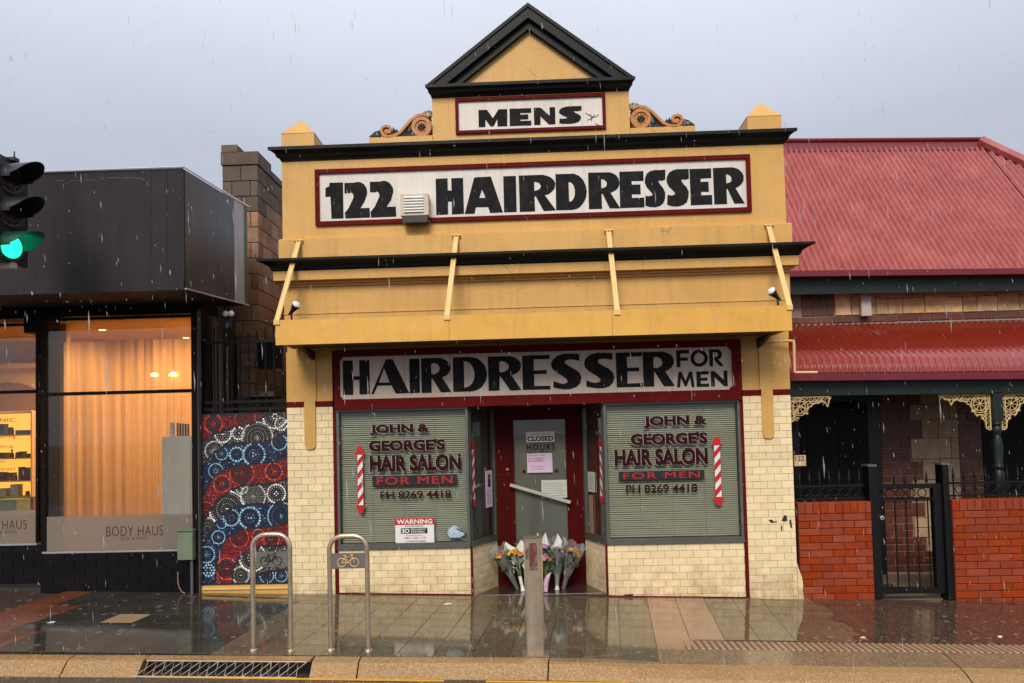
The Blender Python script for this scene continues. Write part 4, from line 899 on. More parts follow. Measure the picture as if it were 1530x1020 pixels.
# lit shelves with products
t = thing('product_shelves', (-6.5, 1.0, .3), 'brightly lit yellow backed product shelves behind the left shop window', 'shelves')
px = lambda p: -6.647+p*.00849
pz = lambda p: 2.15-(p-617)*.00833
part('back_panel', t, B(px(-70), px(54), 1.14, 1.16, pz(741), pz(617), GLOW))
SHM = mat('shelf_board', (.30, .18, .07), .5, .1, 6)
lv = [649, 683.5, 717, 740]
for z in lv: part('shelf', t, B(px(-70), px(54), .90, 1.139, pz(z+1.5), pz(z), SHM))
part('side_panel', t, B(px(54), px(56), .90, 1.16, pz(741), pz(615), BUFF)); part('top_panel', t, B(px(-70), px(54), .90, 1.16, pz(616.8), pz(614), BUFF))
part('cabinet', t, B(px(-70), px(58), .90, 1.30, .262, pz(742), BUFFD))
prods = [(0,0,11,632.5,'box'),(0,14,22,638,'jar'),(0,28,46,642.5,'box'),(0,-14,-3,634,'box'),
 (1,0,5.2,675,'box'),(1,7.4,13.2,675,'box'),(1,16.8,22.4,671,'bottle'),(1,25,31,675,'jar'),(1,33,38.8,674,'box'),(1,42,50,677.5,'jar'),(1,-9,-2,672,'bottle'),
 (2,0,4,703.5,'box'),(2,7,12,704,'box'),(2,14,23,705,'box'),(2,25,28,705,'bottle'),(2,32.4,37.6,697,'box'),(2,40.3,45,698,'box'),(2,47.7,51.5,704,'box'),(2,-10,-3,702,'box'),
 (3,3,14,728,'pouch'),(3,20.5,32.4,722.6,'pouch'),(3,40,46,733,'jar')]
sh_n = ['top', 'second', 'third', 'lowest']; kc = {}
for lvl, a, b, y0, kd in prods:
    kc[lvl] = kc.get(lvl, 0)+1
    xa, xb = px(a), px(b); zb = pz(lv[lvl]); zt = pz(y0); cx = (xa+xb)/2; r = (xb-xa)/2; m_ = PRODG if kd == 'pouch' else PROD
    pos_ = 'at the frame edge' if a < -1 else ('%.0f cm' % 0 if False else ['','first','second','third','fourth','fifth','sixth','seventh','eighth'][kc[lvl] - 0])
    size = 'tall' if zt-zb > .12 else ('small' if zt-zb < .07 else 'mid height')
    wide = 'wide' if xb-xa > .085 else ('slim' if xb-xa < .046 else 'plain')
    lab = '%s %s %s %s on %s lit shelf, %s' % (size, wide, 'grey' if kd == 'pouch' else 'dark', kd, sh_n[lvl], 'cut by frame edge' if a < -1 else pos_+' in its row')
    mb = MB()
    if kd in ('box', 'pouch'): mb.box(xa, xb, .94, .94+min(.08, xb-xa+.03), zb+.001, zt, m_)
    elif kd == 'jar': mb.lathe([(r, 0), (r, (zt-zb)*.7), (r*.8, (zt-zb)*.72), (r*.8, zt-zb)], (cx, .98, zb+.001), m_, 12)
    else: mb.lathe([(r, 0), (r, (zt-zb)*.55), (r*.35, (zt-zb)*.65), (r*.35, (zt-zb)*.85), (r*.6, (zt-zb)*.87), (r*.6, zt-zb)], (cx, .98, zb+.001), m_, 12)
    single('product_'+kd, mb, lab, kd, at=(cx, .97, zb))
for a, b, m_, lab in ((-6, 22, PIPEG, 'dark grey storage box below the lit shelves, left of the pale box'), (27, 57, GBOX, 'pale grey green box with dotted edge below the lit shelves')):
    single('storage_box', B(px(a), px(b), .62, .86, pz(758.5)-.02, pz(742), m_), lab, 'box', at=(px(a), .7, pz(758)))
t = thing('counter', (-6.5, .75, .26), 'low beige counter under the grey boxes behind the left shop window', 'counter'); part('top', t, B(px(-70), px(60), .58, .895, pz(758.5)-.06, pz(758.5)-.021, BUFF)); part('base', t, B(px(-70), px(58), .62, .88, .261, pz(758.5)-.061, BUFFD))
t = thing('arch_partition', (-6.7, 1.9, .26), 'beige partition with a brown round topped arch behind the shelves', 'partition')
part('wall', t, B(-9.5, -5.85, 1.95, 2.05, .26, 3.16, BUFF)); part('arch_panel', t, MB().prism([(-7.9, .3), (-6.55, .3)]+arc(-7.22, 2.0, .68, .62, 0, 180, 16), 'y', 1.93, 1.949, BUFFD))
part('light_shelf', t, B(-7.9, -5.85, 1.75, 1.94, 2.80, 2.86, BUFF))
# lamps in the ceiling and on the wall: lit in the photograph
for i, (x, y, lab) in enumerate(((-5.35, 1.0, 'lit ceiling downlight nearest the mullion of the curtain window'), (-4.15, 1.0, 'lit ceiling downlight nearest the black column'), (-4.72, 1.9, 'lit ceiling downlight left one of the far close pair'), (-4.60, 1.9, 'lit ceiling downlight right one of the far close pair'), (-6.6, .75, 'lit ceiling downlight above the product shelves'))):
    t = thing('downlight', (x, y, 3.165), lab, 'light')
    part('ring', t, MB().lathe([(.055, -.001), (.055, -.008), (.042, -.008)], (x, y, 3.165), WHITE, 14, caps=False)); part('lens', t, MB().lathe([(.042, -.002), (.040, -.006)], (x, y, 3.165), LAMPW, 14))
    ld = bpy.data.lights.new('downlight_lamp', 'SPOT'); lo = bpy.data.objects.new('downlight_lamp', ld); C.objects.link(lo); lo.parent = t; lo.location = (0, 0, -.012)
    ld.energy = 150 if i != 2 else 60; ld.color = (1, .60, .25); ld.spot_size = radians(160); ld.spot_blend = .8; ld.shadow_soft_size = .05
for x, lab in ((-4.32, 'left glowing shell wall lamp seen through the curtain window'), (-4.10, 'right glowing shell wall lamp seen through the curtain window')):
    t = thing('wall_lamp', (x, .30, 2.50), lab, 'light')
    part('shade', t, MB().lathe([(.050 if x > -4.2 else .03, 0), (.04, .022), (.012, .04)], (x, .285, 2.50), LAMPW, 12)); part('stem', t, MB().tube([(x, .285, 2.54), (x, .31, 2.56)], .003, BUFFD, 5))
# meter box with conduit
t = thing('meter_box', (-3.83, -.04, .47), 'small sage green meter box low at the right end of the beauty shop', 'box')
part('body', t, B(-3.87, -3.70, -.12, -.055, .475, .785, GBOX)); part('lid', t, B(-3.865, -3.705, -.128, -.121, .48, .765, GBOX)); part('hood', t, B(-3.88, -3.695, -.135, -.05, .786, .80, GBOX)); part('conduit', t, MB().tube([(-3.73, -.085, .475), (-3.73, -.085, .09)], .016, PIPEG, 8))
t = thing('loose_cable', (-3.85, -.07, .11), 'short pale bent cable end standing by the pavement at the meter box', 'cable'); part('strand', t, MB().tube([(-3.90, -.05, .34), (-3.90, -.055, .25), (-3.885, -.06, .18), (-3.85, -.065, .125), (-3.81, -.07, .112)], .006, PIPET, 6))

# ================================================================== ALLEY: mosaic wall, railing, block building
mw = thing('mosaic_wall', (-3.18, 0, .1), 'low wall with red, blue and grey dot mosaic in curving bands', 'mural')
mx0, mx1, mz0, mz1 = -3.655, -2.708, .190, 2.03
wal = part('wall', mw, B(-3.655, -2.708, .012, .18, -.1, 2.045, BLK)); part('plinth', mw, B(-3.655, -2.708, -.02, .18, -.1, .175, YEL)); part('plinth_strip', mw, B(-3.64, -2.71, -.035, -.021, .135, .15, YELP))
CUR = [[(40,215),(100,180),(200,150),(300,130),(370,95),(385,80)], [(40,370),(60,320),(110,270),(170,235),(250,228),(330,235),(400,215),(470,175)],
       [(40,490),(90,410),(140,370),(200,345),(300,335),(400,330),(470,300)], [(40,620),(80,560),(120,510),(180,465),(250,440),(350,438),(420,430),(470,410)],
       [(40,740),(80,660),(120,610),(160,570),(220,540),(300,535),(400,535),(470,520)], [(98,925),(105,850),(120,770),(160,700),(230,660),(330,650),(400,648),(470,630)],
       [(188,925),(192,850),(220,800),(260,765),(330,745),(400,745),(470,735)], [(290,925),(310,890),(360,872),(470,862)]]
def yc(c, x):
    if x < c[0][0]: return 1e9
    for (a, b), (d, e_) in zip(c[:-1], c[1:]):
        if a <= x <= d: return b+(e_-b)*(x-a)/(d-a)
    return -1e9 if c is CUR[0] else c[-1][1]
def band(x, y):
    k = 0
    for c in CUR:
        if x > c[-1][0] and c is CUR[0]: k = max(k, 1); continue
        if y > yc(c, x): k += 1
    return min(k, 8)
def near(x, y):
    for c in CUR:
        for (a, b), (d, e_) in zip(c[:-1], c[1:]):
            l2 = (d-a)**2+(e_-b)**2; t_ = max(0, min(1, ((x-a)*(d-a)+(y-b)*(e_-b))/l2))
            if (x-a-t_*(d-a))**2+(y-b-t_*(e_-b))**2 < 26: return True
    return False
kind_ = ['r', 'g', 'b']
PAL = {'r': ['dot_red', 'dot_dark_red', 'dot_dark_red', 'dot_red'], 'g': ['dot_charcoal', 'dot_grey', 'dot_charcoal', 'dot_charcoal'], 'b': ['dot_navy', 'dot_navy', 'dot_blue', 'dot_navy']}
HI = {'r': 'dot_bright_red', 'g': 'dot_white', 'b': 'dot_sky'}
fx = (mx1+.0-mx0)/430
def W(x, y): return (mx0+(x-40)*fx, mz1-(y-85)*(mz1-mz0)/840)
ros = [(320,205,78,9),(105,265,48,7),(148,183,40,12),(225,180,30,13),(410,100,60,12),(440,140,30,11),(295,497,62,8),(412,485,45,12),(165,555,88,12),(65,655,58,8),(230,885,42,7),(290,800,66,14),(240,455,28,8),
       (303,288,54,15),(110,365,36,9),(140,280,30,8),(430,230,38,9),(215,285,34,14),(278,603,52,15),(435,595,66,10),(137,628,24,8),(120,695,32,9),(70,858,28,14),(360,890,34,8),(432,890,30,8),(60,780,40,11),(185,600,40,13),
       (400,375,42,12),(140,430,42,11),(240,380,60,9),(100,130,45,12),(260,105,50,8),(225,700,46,8),(160,852,52,12),(385,712,38,11),(60,560,40,9),(320,690,30,9)]
dots = MB(); placed = []
def put(x, y, r, mname):
    if not (44 < x < 468 and 88 < y < 922) or near(x, y): return
    X, Z = W(x, y)
    if X < -3.648: return
    dots.disc((X, .0118, Z), r*fx, DROPM[mname], 6, th=.004, ph=random.random())
for cx, cy, R_, stp in ros:
    k0 = kind_[band(cx, cy) % 3]; rr = R_; j = 0
    dr_ = max(3.1, stp*.40)
    while rr > 3:
        nn = max(1, int(2*pi*rr/(dr_*2.45)))
        mname = HI[k0] if (j == 0 or rr < dr_*3) else (PAL[k0][1] if j % 2 else random.choice(PAL[k0]))
        if k0 == 'b' and j == 2: mname = 'dot_blue'
        for q in range(nn):
            a = 2*pi*q/nn; x, y = cx+rr*cos(a), cy+rr*sin(a)
            if band(x, y) == band(cx, cy): put(x, y, dr_*(1.12 if j == 0 else .85), mname)
        rr -= dr_*2.5; j += 1
    placed.append((cx, cy, R_, band(cx, cy)))
for iy in range(120):
    for ix in range(62):
        x = 44+ix*7+(3.5 if iy % 2 else 0)+random.uniform(-1, 1); y = 88+iy*7+random.uniform(-1, 1); b = band(x, y)
        if any((x-c)**2+(y-d)**2 < (R_+4)**2 and b == bb for c, d, R_, bb in placed): continue
        k0 = kind_[b % 3]; put(x, y, random.uniform(2.6, 3.4), HI[k0] if random.random() < (.05 if k0 != 'g' else .04) else random.choice(PAL[k0]))
part('mosaic_dots', mw, dots, kind='stuff')
# steel railing over the mural wall
t = thing('steel_railing', (-3.15, .06, 2.05), 'black steel bar railing standing on the mosaic wall', 'railing')
for z in (2.09, 2.17, 2.835): part('rail', t, B(-3.655, -2.71, .05, .08, z-.016, z+.016, IRON))
for i, x in enumerate((-3.62, -3.53, -3.43, -3.335, -3.24, -3.145, -3.05, -2.955, -2.86, -2.765)): part('bar', t, MB().tube([(x, .065, 2.047), (x, .065, 2.96+.03*sin(i))], .010, IRON, 6))
for i in range(7): part('ring', t, MB().tube([(-3.47+.105*i+.028*cos(a), .065, 2.13+.022*sin(a)) for a in [k*pi/5 for k in range(10)]], .004, IRON, 4, True))
# the brown block building behind
bb = thing('block_building', (-3.6, 1, 0), 'brown block building with stepped parapet behind the charcoal fascia box', 'building')
fw = part('front_wall', bb, B(-3.82, -3.385, 1.012, 1.3, 3.0, 5.18, MORT)); sw_ = part('side_wall', bb, B(-3.70, -3.385, 1.31, 7.0, -.2, 5.18, MORT)); lw = part('lower_wall', bb, B(-3.66, -3.385, 1.012, 1.3, -.2, 2.99, MORT))
BH, BW = .195, .31
for r in range(27):
    z = 5.17-(r+1)*BH
    if z < -.2: break
    par = fw if z > 2.99 else lw; xl = -3.815 if z > 2.99 else -3.66
    m_ = BLOCKD if r < 3 else BLOCKM
    for a, b in bond(xl, -3.37, BW*.75, r): lay(piece(b-a-.008, BH-.008, .015, .004, m_, 'block'), 'block', par, (a+.004, 1.013, z+.004))
    for a, b in bond(1.0, 3.8 if r < 14 else 2.8, BW, r):
        m2 = BLOCKD if r < 2+int(random.random()*1.6) else BLOCKM
        o = lay(piece(b-a-.008, BH-.008, .015, .004, m2, 'block'), 'block', sw_, (-3.386, a+.004, z+.004), pi/2)
cap = part('coping', bb, B(-3.83, -3.36, .985, 1.45, 5.181, 5.34, BLOCKD)); part('coping', bb, B(-3.82, -3.62, .98, 1.5, 5.3405, 5.43, BLOCKD))
for y in (1.46, 2.1, 2.74, 3.4, 4.1): part('coping', bb, B(-3.74, -3.36, y, y+.62, 5.181, 5.26-.0*y, BLOCKD))
# hanging things under the box end
t = thing('security_light', (-3.32, -.05, 3.14), 'dark wall light with twin white round lamps under the fascia box end', 'light')
part('bracket', t, B(-3.36, -3.30, -.02, .05, 3.10, 3.20, SIG)); part('lamp', t, MB().sphere((-3.345, -.06, 3.13), .034, WHITE)); part('lamp', t, MB().sphere((-3.285, -.06, 3.13), .034, WHITE)); part('sleeve', t, B(-3.36, -3.29, -.045, -.01, 2.98, 3.08, SIG)); part('tape', t, B(-3.35, -3.31, -.05, -.046, 3.0, 3.03, DROPM['dot_blue']))
for i, (x, y, r, m_, z0, z1, lab) in enumerate(((-3.63, .30, .022, PIPET, 2.05, 3.16, 'tan timber batten beside the black shop column'), (-3.62, .42, .035, PIPEG, .3, 2.92, 'wide grey pipe nearest the tan batten in the alley'), (-3.62, .62, .022, ALU, .3, 2.86, 'thinner grey pipe in the alley, right of the wide pipe'))):
    single('downpipe' if i else 'timber_batten', MB().tube([(x, y, z0), (x, y, z1)], r, m_, 8 if i else 4), lab, 'pipe' if i else 'batten', at=(x, y, z0))
single('wall_ledge', MB().prism([(.72, 2.32), (1.5, 2.32), (1.5, 2.28), (.72, 2.26)], 'x', -3.50, -3.10, PIPEG), 'small grey ledge on the brown blocks behind the railing', 'ledge', at=(-3.3, 1, 2.3))
single('wall_vent', B(-3.36, -3.10, .9, 1.05, 2.62, 2.95, BLKP) , 'dark box fixed on the block wall above the railing', 'box', at=(-3.2, 1, 2.6))
part('alley_floor', pav, sheet(-3.67, -2.70, .19, 7, -.02, EARTH))
single('alley_fence', B(-3.36, -2.70, 5.0, 5.1, -.2, 3.6, CHAR), 'dark sheet fence closing the far end of the alley', 'fence', at=(-3, 5, 0))
single('aerial_wire', MB().tube([(-2.85, -.05, 3.72), (-2.93, -.05, 3.70), (-2.96, -.05, 3.76), (-2.99, -.05, 3.71), (-3.02, -.05, 3.78)], .006, IRON, 5), 'curly black wire end at left tip of the dark cornice', 'wire', at=(-2.9, -.05, 3.7))

# ================================================================== COTTAGE ON THE RIGHT
ct = thing('cottage', (5, 1.5, -.1), 'sandstone cottage with red corrugated roof and bullnose verandah', 'house')
YW = 1.5; YU = 1.28; XE = 9.6
wall = part('wall', ct, B(2.78, XE, YW+.012, YW+.3, -.3, 3.62, STONEM))
part('upper_wall', ct, B(2.78, XE, YU+.012, YW+.011, 2.7, 3.60, STONEM)); part('wall_core', ct, B(2.78, 2.95, .4, YW+.01, -.3, 2.3, BLKP))
def corr(name, parent, path, x0, x1, m, per=.0765, amp=.024, seg=8, tilt=0., cut=None, extra_th=True):
    """corrugated sheet: path of (y,z) from eave to top, ridges running up it"""
    n = int(round((x1-x0)/per*seg)); vs = []; k = len(path); mb = MB()
    nor = []
    for i in range(k):
        a = path[max(0, i-1)]; b = path[min(k-1, i+1)]; dy, dz = b[0]-a[0], b[1]-a[1]; q = math.hypot(dy, dz); nor.append((-dz/q, dy/q))
    for i in range(n+1):
        x = x0+i*per/seg; h = amp*cos(2*pi*i/seg)
        top = 1. if not cut else cut(x)
        for j in range(k):
            y, z = path[j]
            if cut and j == k-1:
                y = path[0][0]+(path[-1][0]-path[0][0])*top; z = path[0][1]+(path[-1][1]-path[0][1])*top
            vs.append((x, y+nor[j][0]*h, z+nor[j][1]*h+tilt*(x-x0)))
    fs = [(i*k+j, (i+1)*k+j, (i+1)*k+j+1, i*k+j+1) for i in range(n) for j in range(k-1)]
    return part(name, parent, mb.add(vs, fs, m), smooth=True)
E0 = (1.0, 3.60); R0 = (2.9, 5.93); XH = 6.62
rf = corr('roof', ct, [E0, ((E0[0]+R0[0])/2, (E0[1]+R0[1])/2), R0], 2.78, XH, ROOF, tilt=-.03)
HX = 8.6
corr('roof', ct, [E0, R0], 2.78+round((XH-2.78)/.0765*8)*.0765/8, HX-.02, ROOF, tilt=-.03, cut=lambda x: max(.002, 1-(x-XH)/(HX-XH)*.999)).location.z += -.03*(XH-2.78)
zt = lambda x: -.03*(x-2.78)
sc_ = MB()
for fz in (.04, .36, .68, .95):
    y = 1.0+1.9*fz; z = 3.60+2.33*fz
    for i in range(int((XH-2.9)/(.0765*3))):
        x = 2.78+.0765*(1+i*3); sc_.sphere((x, y-.016, z+.014-.03*(x-2.78)), .009, ROOFD, 6)
part('roof_screws', rf, sc_, kind='stuff')
# hip end and back slopes so that the roof is closed
part('roof_back', ct, MB().add([(2.78, 2.9, 5.92), (XH, 2.9, 5.92+zt(XH)), (HX, 4.9, 3.55+zt(HX)), (2.78, 4.9, 3.6), (HX, 1.0, 3.55+zt(HX))], [(0,1,2,3), (1,4,2)], ROOF))
mb = MB(); mb.tube([(2.80, 2.87, 5.985), (XH+.02, 2.87, 5.985+zt(XH)+.0)], .045, ROOFD, 8); mb.box(2.80, XH, 2.86, 2.885, 5.80+zt(XH)*.5, 5.98, ROOFD)
part('ridge_cap', rf, MB().add([(2.80, 2.80, 5.80), (XH, 2.80, 5.80+zt(XH)+.02), (XH, 2.88, 5.98+zt(XH)), (2.80, 2.88, 5.98), (2.80, 2.95, 5.98), (XH, 2.95, 5.98+zt(XH))], [(0,1,2,3), (3,2,5,4)], ROOFD))
part('ridge_roll', rf, MB().tube([(2.80, 2.88, 6.0), (XH+.03, 2.88, 6.0+zt(XH))], .032, ROOFD, 8))
part('hip_cap', rf, MB().tube([(XH, 2.86, 5.97+zt(XH)), (HX, .98, 3.63+zt(HX))], .075, ROOF, 6))
def bx(nm, x0, x1, y0, y1, z0, z1, m, tl=-.012, parent=None):
    mb = MB().add([(x, y, z+tl*(x-2.8)) for z in (z0, z1) for x, y in ((x0,y0),(x1,y0),(x1,y1),(x0,y1))], [(0,3,2,1),(4,5,6,7),(0,1,5,4),(1,2,6,5),(2,3,7,6),(3,0,4,7)], m)
    return part(nm, parent or ct, mb)
bx('gutter', 2.79, XE, .93, 1.05, 3.56, 3.63, ROOFD, -.02); bx('eave_fascia', 2.79, XE, 1.06, 1.10, 3.36, 3.575, GRN); bx('eave_soffit', 2.79, XE, 1.105, YU, 3.42, 3.45, BLKP)
bx('eave_board', 2.79, XE, 1.20, YU-.01, 3.395, 3.418, BLKP)
# upper wall: sandstone course, brick course
q0 = 2.95
for i, (a, b) in enumerate(((3.42,3.60),(3.60,3.90))):
    pass
def stone(a, b, z0, z1, m=STONE, par=wall, name='stone', d=.016, g=.005, y=None):
    lay(piece(b-a-g, z1-z0-g, d+random.uniform(-.003, .004), .005, m, name), name, par, (a+g/2, (y or YU+.012), z0+g/2))
wall_q = part('brick_band', ct, B(2.79, XE, YU+.006, YU+.0115, 3.0, 3.42, QMORT))
x = 2.80; i = 0
while x < XE-.05:
    w_ = .21 if i % 2 else .11; stone(x, min(x+w_*1.25, XE), 3.02, 3.105, QUOIN, wall_q, 'brick', .012, .009, YU+.006); x += w_*1.25; i += 1
for (a, b, z0, z1) in ((3.36,3.47,3.11,3.235),(3.47,3.67,3.11,3.235),(3.67,3.76,3.11,3.235),(3.36,3.49,3.235,3.31),(3.65,3.76,3.235,3.31),(3.36,3.49,3.31,3.385),(3.65,3.76,3.31,3.385),(3.40,3.65,3.385,3.42)):
    stone(a, b, z0, z1, QUOIN, wall_q, 'brick', .012, .009, YU+.006)
v = part('air_vent', ct, B(3.50, 3.64, YU-.008, YU+.0055, 3.24, 3.38, QUOIN))
for i in range(8):
    a = i*pi/4; mb = MB(); mb.tube([(3.57+.012*cos(a), YU-.0085, 3.31+.012*sin(a)), (3.57+.05*cos(a), YU-.0085, 3.31+.05*sin(a))], .006, BLK, 4); part('slot', v, mb)
xq = 3.77
for a, b, top in ((3.77,3.97,0),(3.97,4.10,0),(4.19,4.27,0),(4.27,4.42,1),(4.42,4.60,1),(4.60,4.87,1),(4.87,5.12,0),(5.12,5.33,1),(5.33,5.50,1),(5.50,5.75,1),(5.75,6.02,0),(6.02,6.3,1),(6.3,6.55,0),(6.55,6.9,1),(6.9,7.3,0)):
    stone(a, b, 3.112, 3.31 if top else 3.42, STONE, wall_q, 'stone', .02, .006, YU+.006)
for a, b in ((4.27, 4.73), (4.73, 4.86), (5.12, 5.6), (5.6, 5.74), (6.02, 6.29), (6.55, 6.89)): stone(a, b, 3.31, 3.42, STONE, wall_q, 'stone', .018, .006, YU+.006)
part('white_bracket', ct, B(4.06, 4.18, YU-.09, YU-.03, 3.09, 3.41, mat('pinkish_white_board', (.50, .42, .40), .5, .05, 6)))
# verandah roof: straight pitch then a bullnose curve
bn = [(.16, 2.335)] + [(.16+.36-.36*cos(radians(a)), 2.345+.27*sin(radians(a))) for a in (8, 18, 28, 38, 48, 58, 68, 76)]
vr = corr('bullnose_sheet', ct, bn, 2.80, XE, mat('bullnose_red_iron', (.32, .060, .055), .13, .1, 3, .02, 20, streak=.15, ior=1.7), per=.0765, amp=.018, tilt=-.018)  # light on the forward-facing curve is put into this lighter red
corr('verandah_roof', ct, [(.40, 2.565), (.8, 2.77), (1.284, 3.02)], 2.80, XE, VROOF, per=.0765, amp=.012, tilt=-.012)
bx('verandah_gutter', 2.79, XE, .11, .20, 2.245, 2.325, ROOFD, -.018); bx('verandah_beam', 2.79, XE, .22, .32, 2.085, 2.244, GRN, -.012)
bx('verandah_ceiling', 2.79, XE, .33, YW, 2.26, 2.28, BLKP, -.012)
part('verandah_floor', ct, B(2.79, XE, .14, YW, -.25, -.13, mat('verandah_tiles', (.20, .16, .12), .35, .15, 3)))
# turned posts
def post(x, y=.27, par=ct):
    p = part('verandah_post', par, MB().box(x-.052, x+.052, y-.05, y+.05, 1.75, 2.066, GRN).lathe([(.05, 1.75), (.055, 1.72), (.035, 1.70), (.052, 1.67), (.052, 1.64), (.032, 1.60), (.05, 1.54), (.055, 1.44), (.042, 1.30), (.055, 1.26), (.035, 1.22), (.055, 1.18), (.055, 1.10)], (x, y, 0), GRN, 16).box(x-.052, x+.052, y-.05, y+.05, -.2, 1.10, GRN), smooth=True)
    return p
post(5.055); post(7.3)
# iron lace brackets
def lace(cx, sg, zt_, w_=.50, h_=.36, y=.27):
    mb = MB(); P = lambda a, b: (cx+sg*a, y, zt_-b)
    T = lambda pts, r=.0075: mb.tube([P(*p) for p in pts], r, GOLD, 5)
    T([(.008, .0), (.008, h_)], .009); T([(0, .008), (w_, .008)], .009); T([(0, .055), (w_-.06, .055)], .006); T([(.055, 0), (.055, h_-.03)], .006)
    for r in (.095, .07): mb.tube([P(.115+r*cos(a), .115+r*sin(a)) for a in [k*pi/10 for k in range(20)]], .006, GOLD, 5, True)
    for k in range(8):
        a = k*pi/4+.2; T([(.115+.02*cos(a), .115+.02*sin(a)), (.115+.09*cos(a), .115+.09*sin(a))], .005)
    mb.sphere(P(.115, .115), .02, GOLD, 8)
    for i in range(int(w_/.045)):
        a = .02+i*.045; T([(a, .012), (a+.022, .05), (a+.045, .012)], .004)
    for i in range(int(h_/.045)-1):
        a = .03+i*.045; T([(.012, a), (.05, a+.022), (.012, a+.045)], .004)
    ed = [(.02, h_), (.055, h_-.02), (.065, h_-.10), (.10, h_-.13), (.105, h_-.17), (.16, h_-.165), (.20, .165), (.215, .12), (.25, .11), (.26, .08), (.33, .075), (.36, .06), (.40, .07), (.425, .12), (.44, .07), (w_, .01)]
    T(ed, .009)
    for q in ((.03, h_-.03), (.085, h_-.12), (.15, h_-.16), (.21, .14), (.27, .085), (.425, .11), (.40, .075), (.10, .24), (.20, .19)): mb.sphere(P(*q), .014, GOLD, 6)
    for q in ((.18, .18), (.24, .07), (.31, .05), (.36, .04), (.07, .25), (.06, .21)):
        T([(q[0]-.02, q[1]-.02), (q[0]+.02, q[1]+.02)], .005); T([(q[0]+.02, q[1]-.02), (q[0]-.02, q[1]+.02)], .005)
    part('lace_bracket', ct, mb)
lace(2.80, 1, 2.075, .45, .28, .24); lace(5.003, -1, 2.058, .56, .40); lace(5.108, 1, 2.055, .50, .40); lace(7.248, -1, 2.03)
# lower wall: dark doorway, quoin bricks, sandstone, bricks, dark window
part('doorway_shade_sheet', ct, B(2.96, 4.36, YW-.02, YW+.011, -.2, 2.59, mat('doorway_shade_black', (.008, .008, .010), .4, .3, 4, .1, 20)))  # black sheet stands in for the shade inside the doorway
dr2 = part('front_door', ct, B(3.35, 4.20, YW-.04, YW-.021, -.15, 2.05, BLKP))
for a, b, c_, d_ in ((3.43,3.73,.15,.9),(3.82,4.12,.15,.9),(3.43,3.73,1.05,1.9),(3.82,4.12,1.05,1.9)): part('door_panel', dr2, B(a, b, YW-.05, YW-.041, c_, d_, BLKP))
lwq = part('quoin_wall', ct, B(4.36, 5.62, YW+.001, YW+.011, -.13, 2.6, QMORT)); lws = part('stone_wall', ct, B(4.70, 5.02, YW-.004, YW+.0005, -.0, 2.6, STONEM)) if False else None
for r in range(31):
    z = 2.56-(r+1)*.086
    if z < -.12: break
    zl = [2.56, 2.30, 1.99, 1.80, 1.56, 1.30, 1.04, .78, .56, .32, .14]
    kc_ = sum(1 for q in zl[1:] if q > z+.043)
    xe = 4.725 if kc_ % 2 == 0 else 4.865
    if z < .32: xe = 5.62 if z < .10 else 4.865
    for a, b in bond(4.365, xe, .235, r): stone(a, b, z, z+.086, QUOIN, lwq, 'brick', .010, .008, YW+.001)
    if z >= .14:
        for a, b in bond(5.33, 5.62, .235, r+1): stone(a, b, z, z+.086, QUOIN, lwq, 'brick', .010, .008, YW+.001)
    r_ = r
zz = [2.56, 2.30, 1.96+.03, 1.80, 1.56, 1.30, 1.04, .78, .56, .32, .14]
lens = [.62, .30, .42, .26, .52, .34]
k = 0
for a0, b0 in zip(zz[1:], zz[:-1]):
    # start of this course follows the toothing of the bricks
    x = 4.73 if k % 2 == 0 else 4.87; j = k
    if a0 < .32: x = 4.87
    part('mortar_backing', lwq, B(x-.002, 5.325, YW-.004, YW+.0008, a0, b0, STONEM))
    while x < 5.32:
        w_ = min(lens[(j*2+k) % 6]*.8, 5.325-x)
        if 5.325-(x+w_) < .08: w_ = 5.325-x
        if (j+k) % 3 == 1 and b0-a0 > .2 and w_ > .25:
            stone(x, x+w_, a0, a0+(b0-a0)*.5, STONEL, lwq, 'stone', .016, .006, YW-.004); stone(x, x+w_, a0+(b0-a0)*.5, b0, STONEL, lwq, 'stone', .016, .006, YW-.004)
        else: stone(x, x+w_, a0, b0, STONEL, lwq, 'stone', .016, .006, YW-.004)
        x += w_; j += 1
    k += 1
part('window_opening', ct, B(5.625, 6.9, YW-.01, YW+.011, .4, 2.4, BLKP)); part('wall_end', ct, B(6.9, XE, YW-.012, YW+.011, -.2, 2.59, STONE))
part('end_wall', ct, B(XE-.3, XE, YW+.31, 5, -.3, 3.6, STONE))
# fence: two brick pieces with spear railing, posts and a gate
FB = .0765
def brickfence(x0, x1, label, xs_, seed):
    t = thing('brick_fence', ((x0+x1)/2, 0, G((x0+x1)/2, 0)), label, 'fence')
    cr = part('wall', t, B(x0, x1, .012, .22, -.35, .925, BMORT)); zt_ = .93
    a = x0
    while a < xs_-.02:
        b = min(a+.079, x1); lay(piece(b-a-.005, .112, .016, .004, BRICK, 'brick'), 'brick', cr, (a+.0025, .013, zt_-.115)); a += .079
    for r in range(14):
        z = zt_-.118-(r+1)*FB
        if z < -.30: break
        for a, b in bond(x0, xs_, .236, r+seed):
            o = lay(piece(b-a-.005, FB-.006, .014, .004, BRICK, 'brick'), 'brick', cr, (a+.0025, .013+random.uniform(-.002, .002), z+.003))
    part('coping_top', cr, B(x0, x1, .0, .225, .9255, .93, BRICK))
    return t
f1 = brickfence(2.775, 3.545, 'short red painted brick fence between the barber shop and the black gate', 3.545, 0)
f2 = brickfence(4.39, 8.4, 'red painted brick fence running right from the black gate', 6.0, 1)
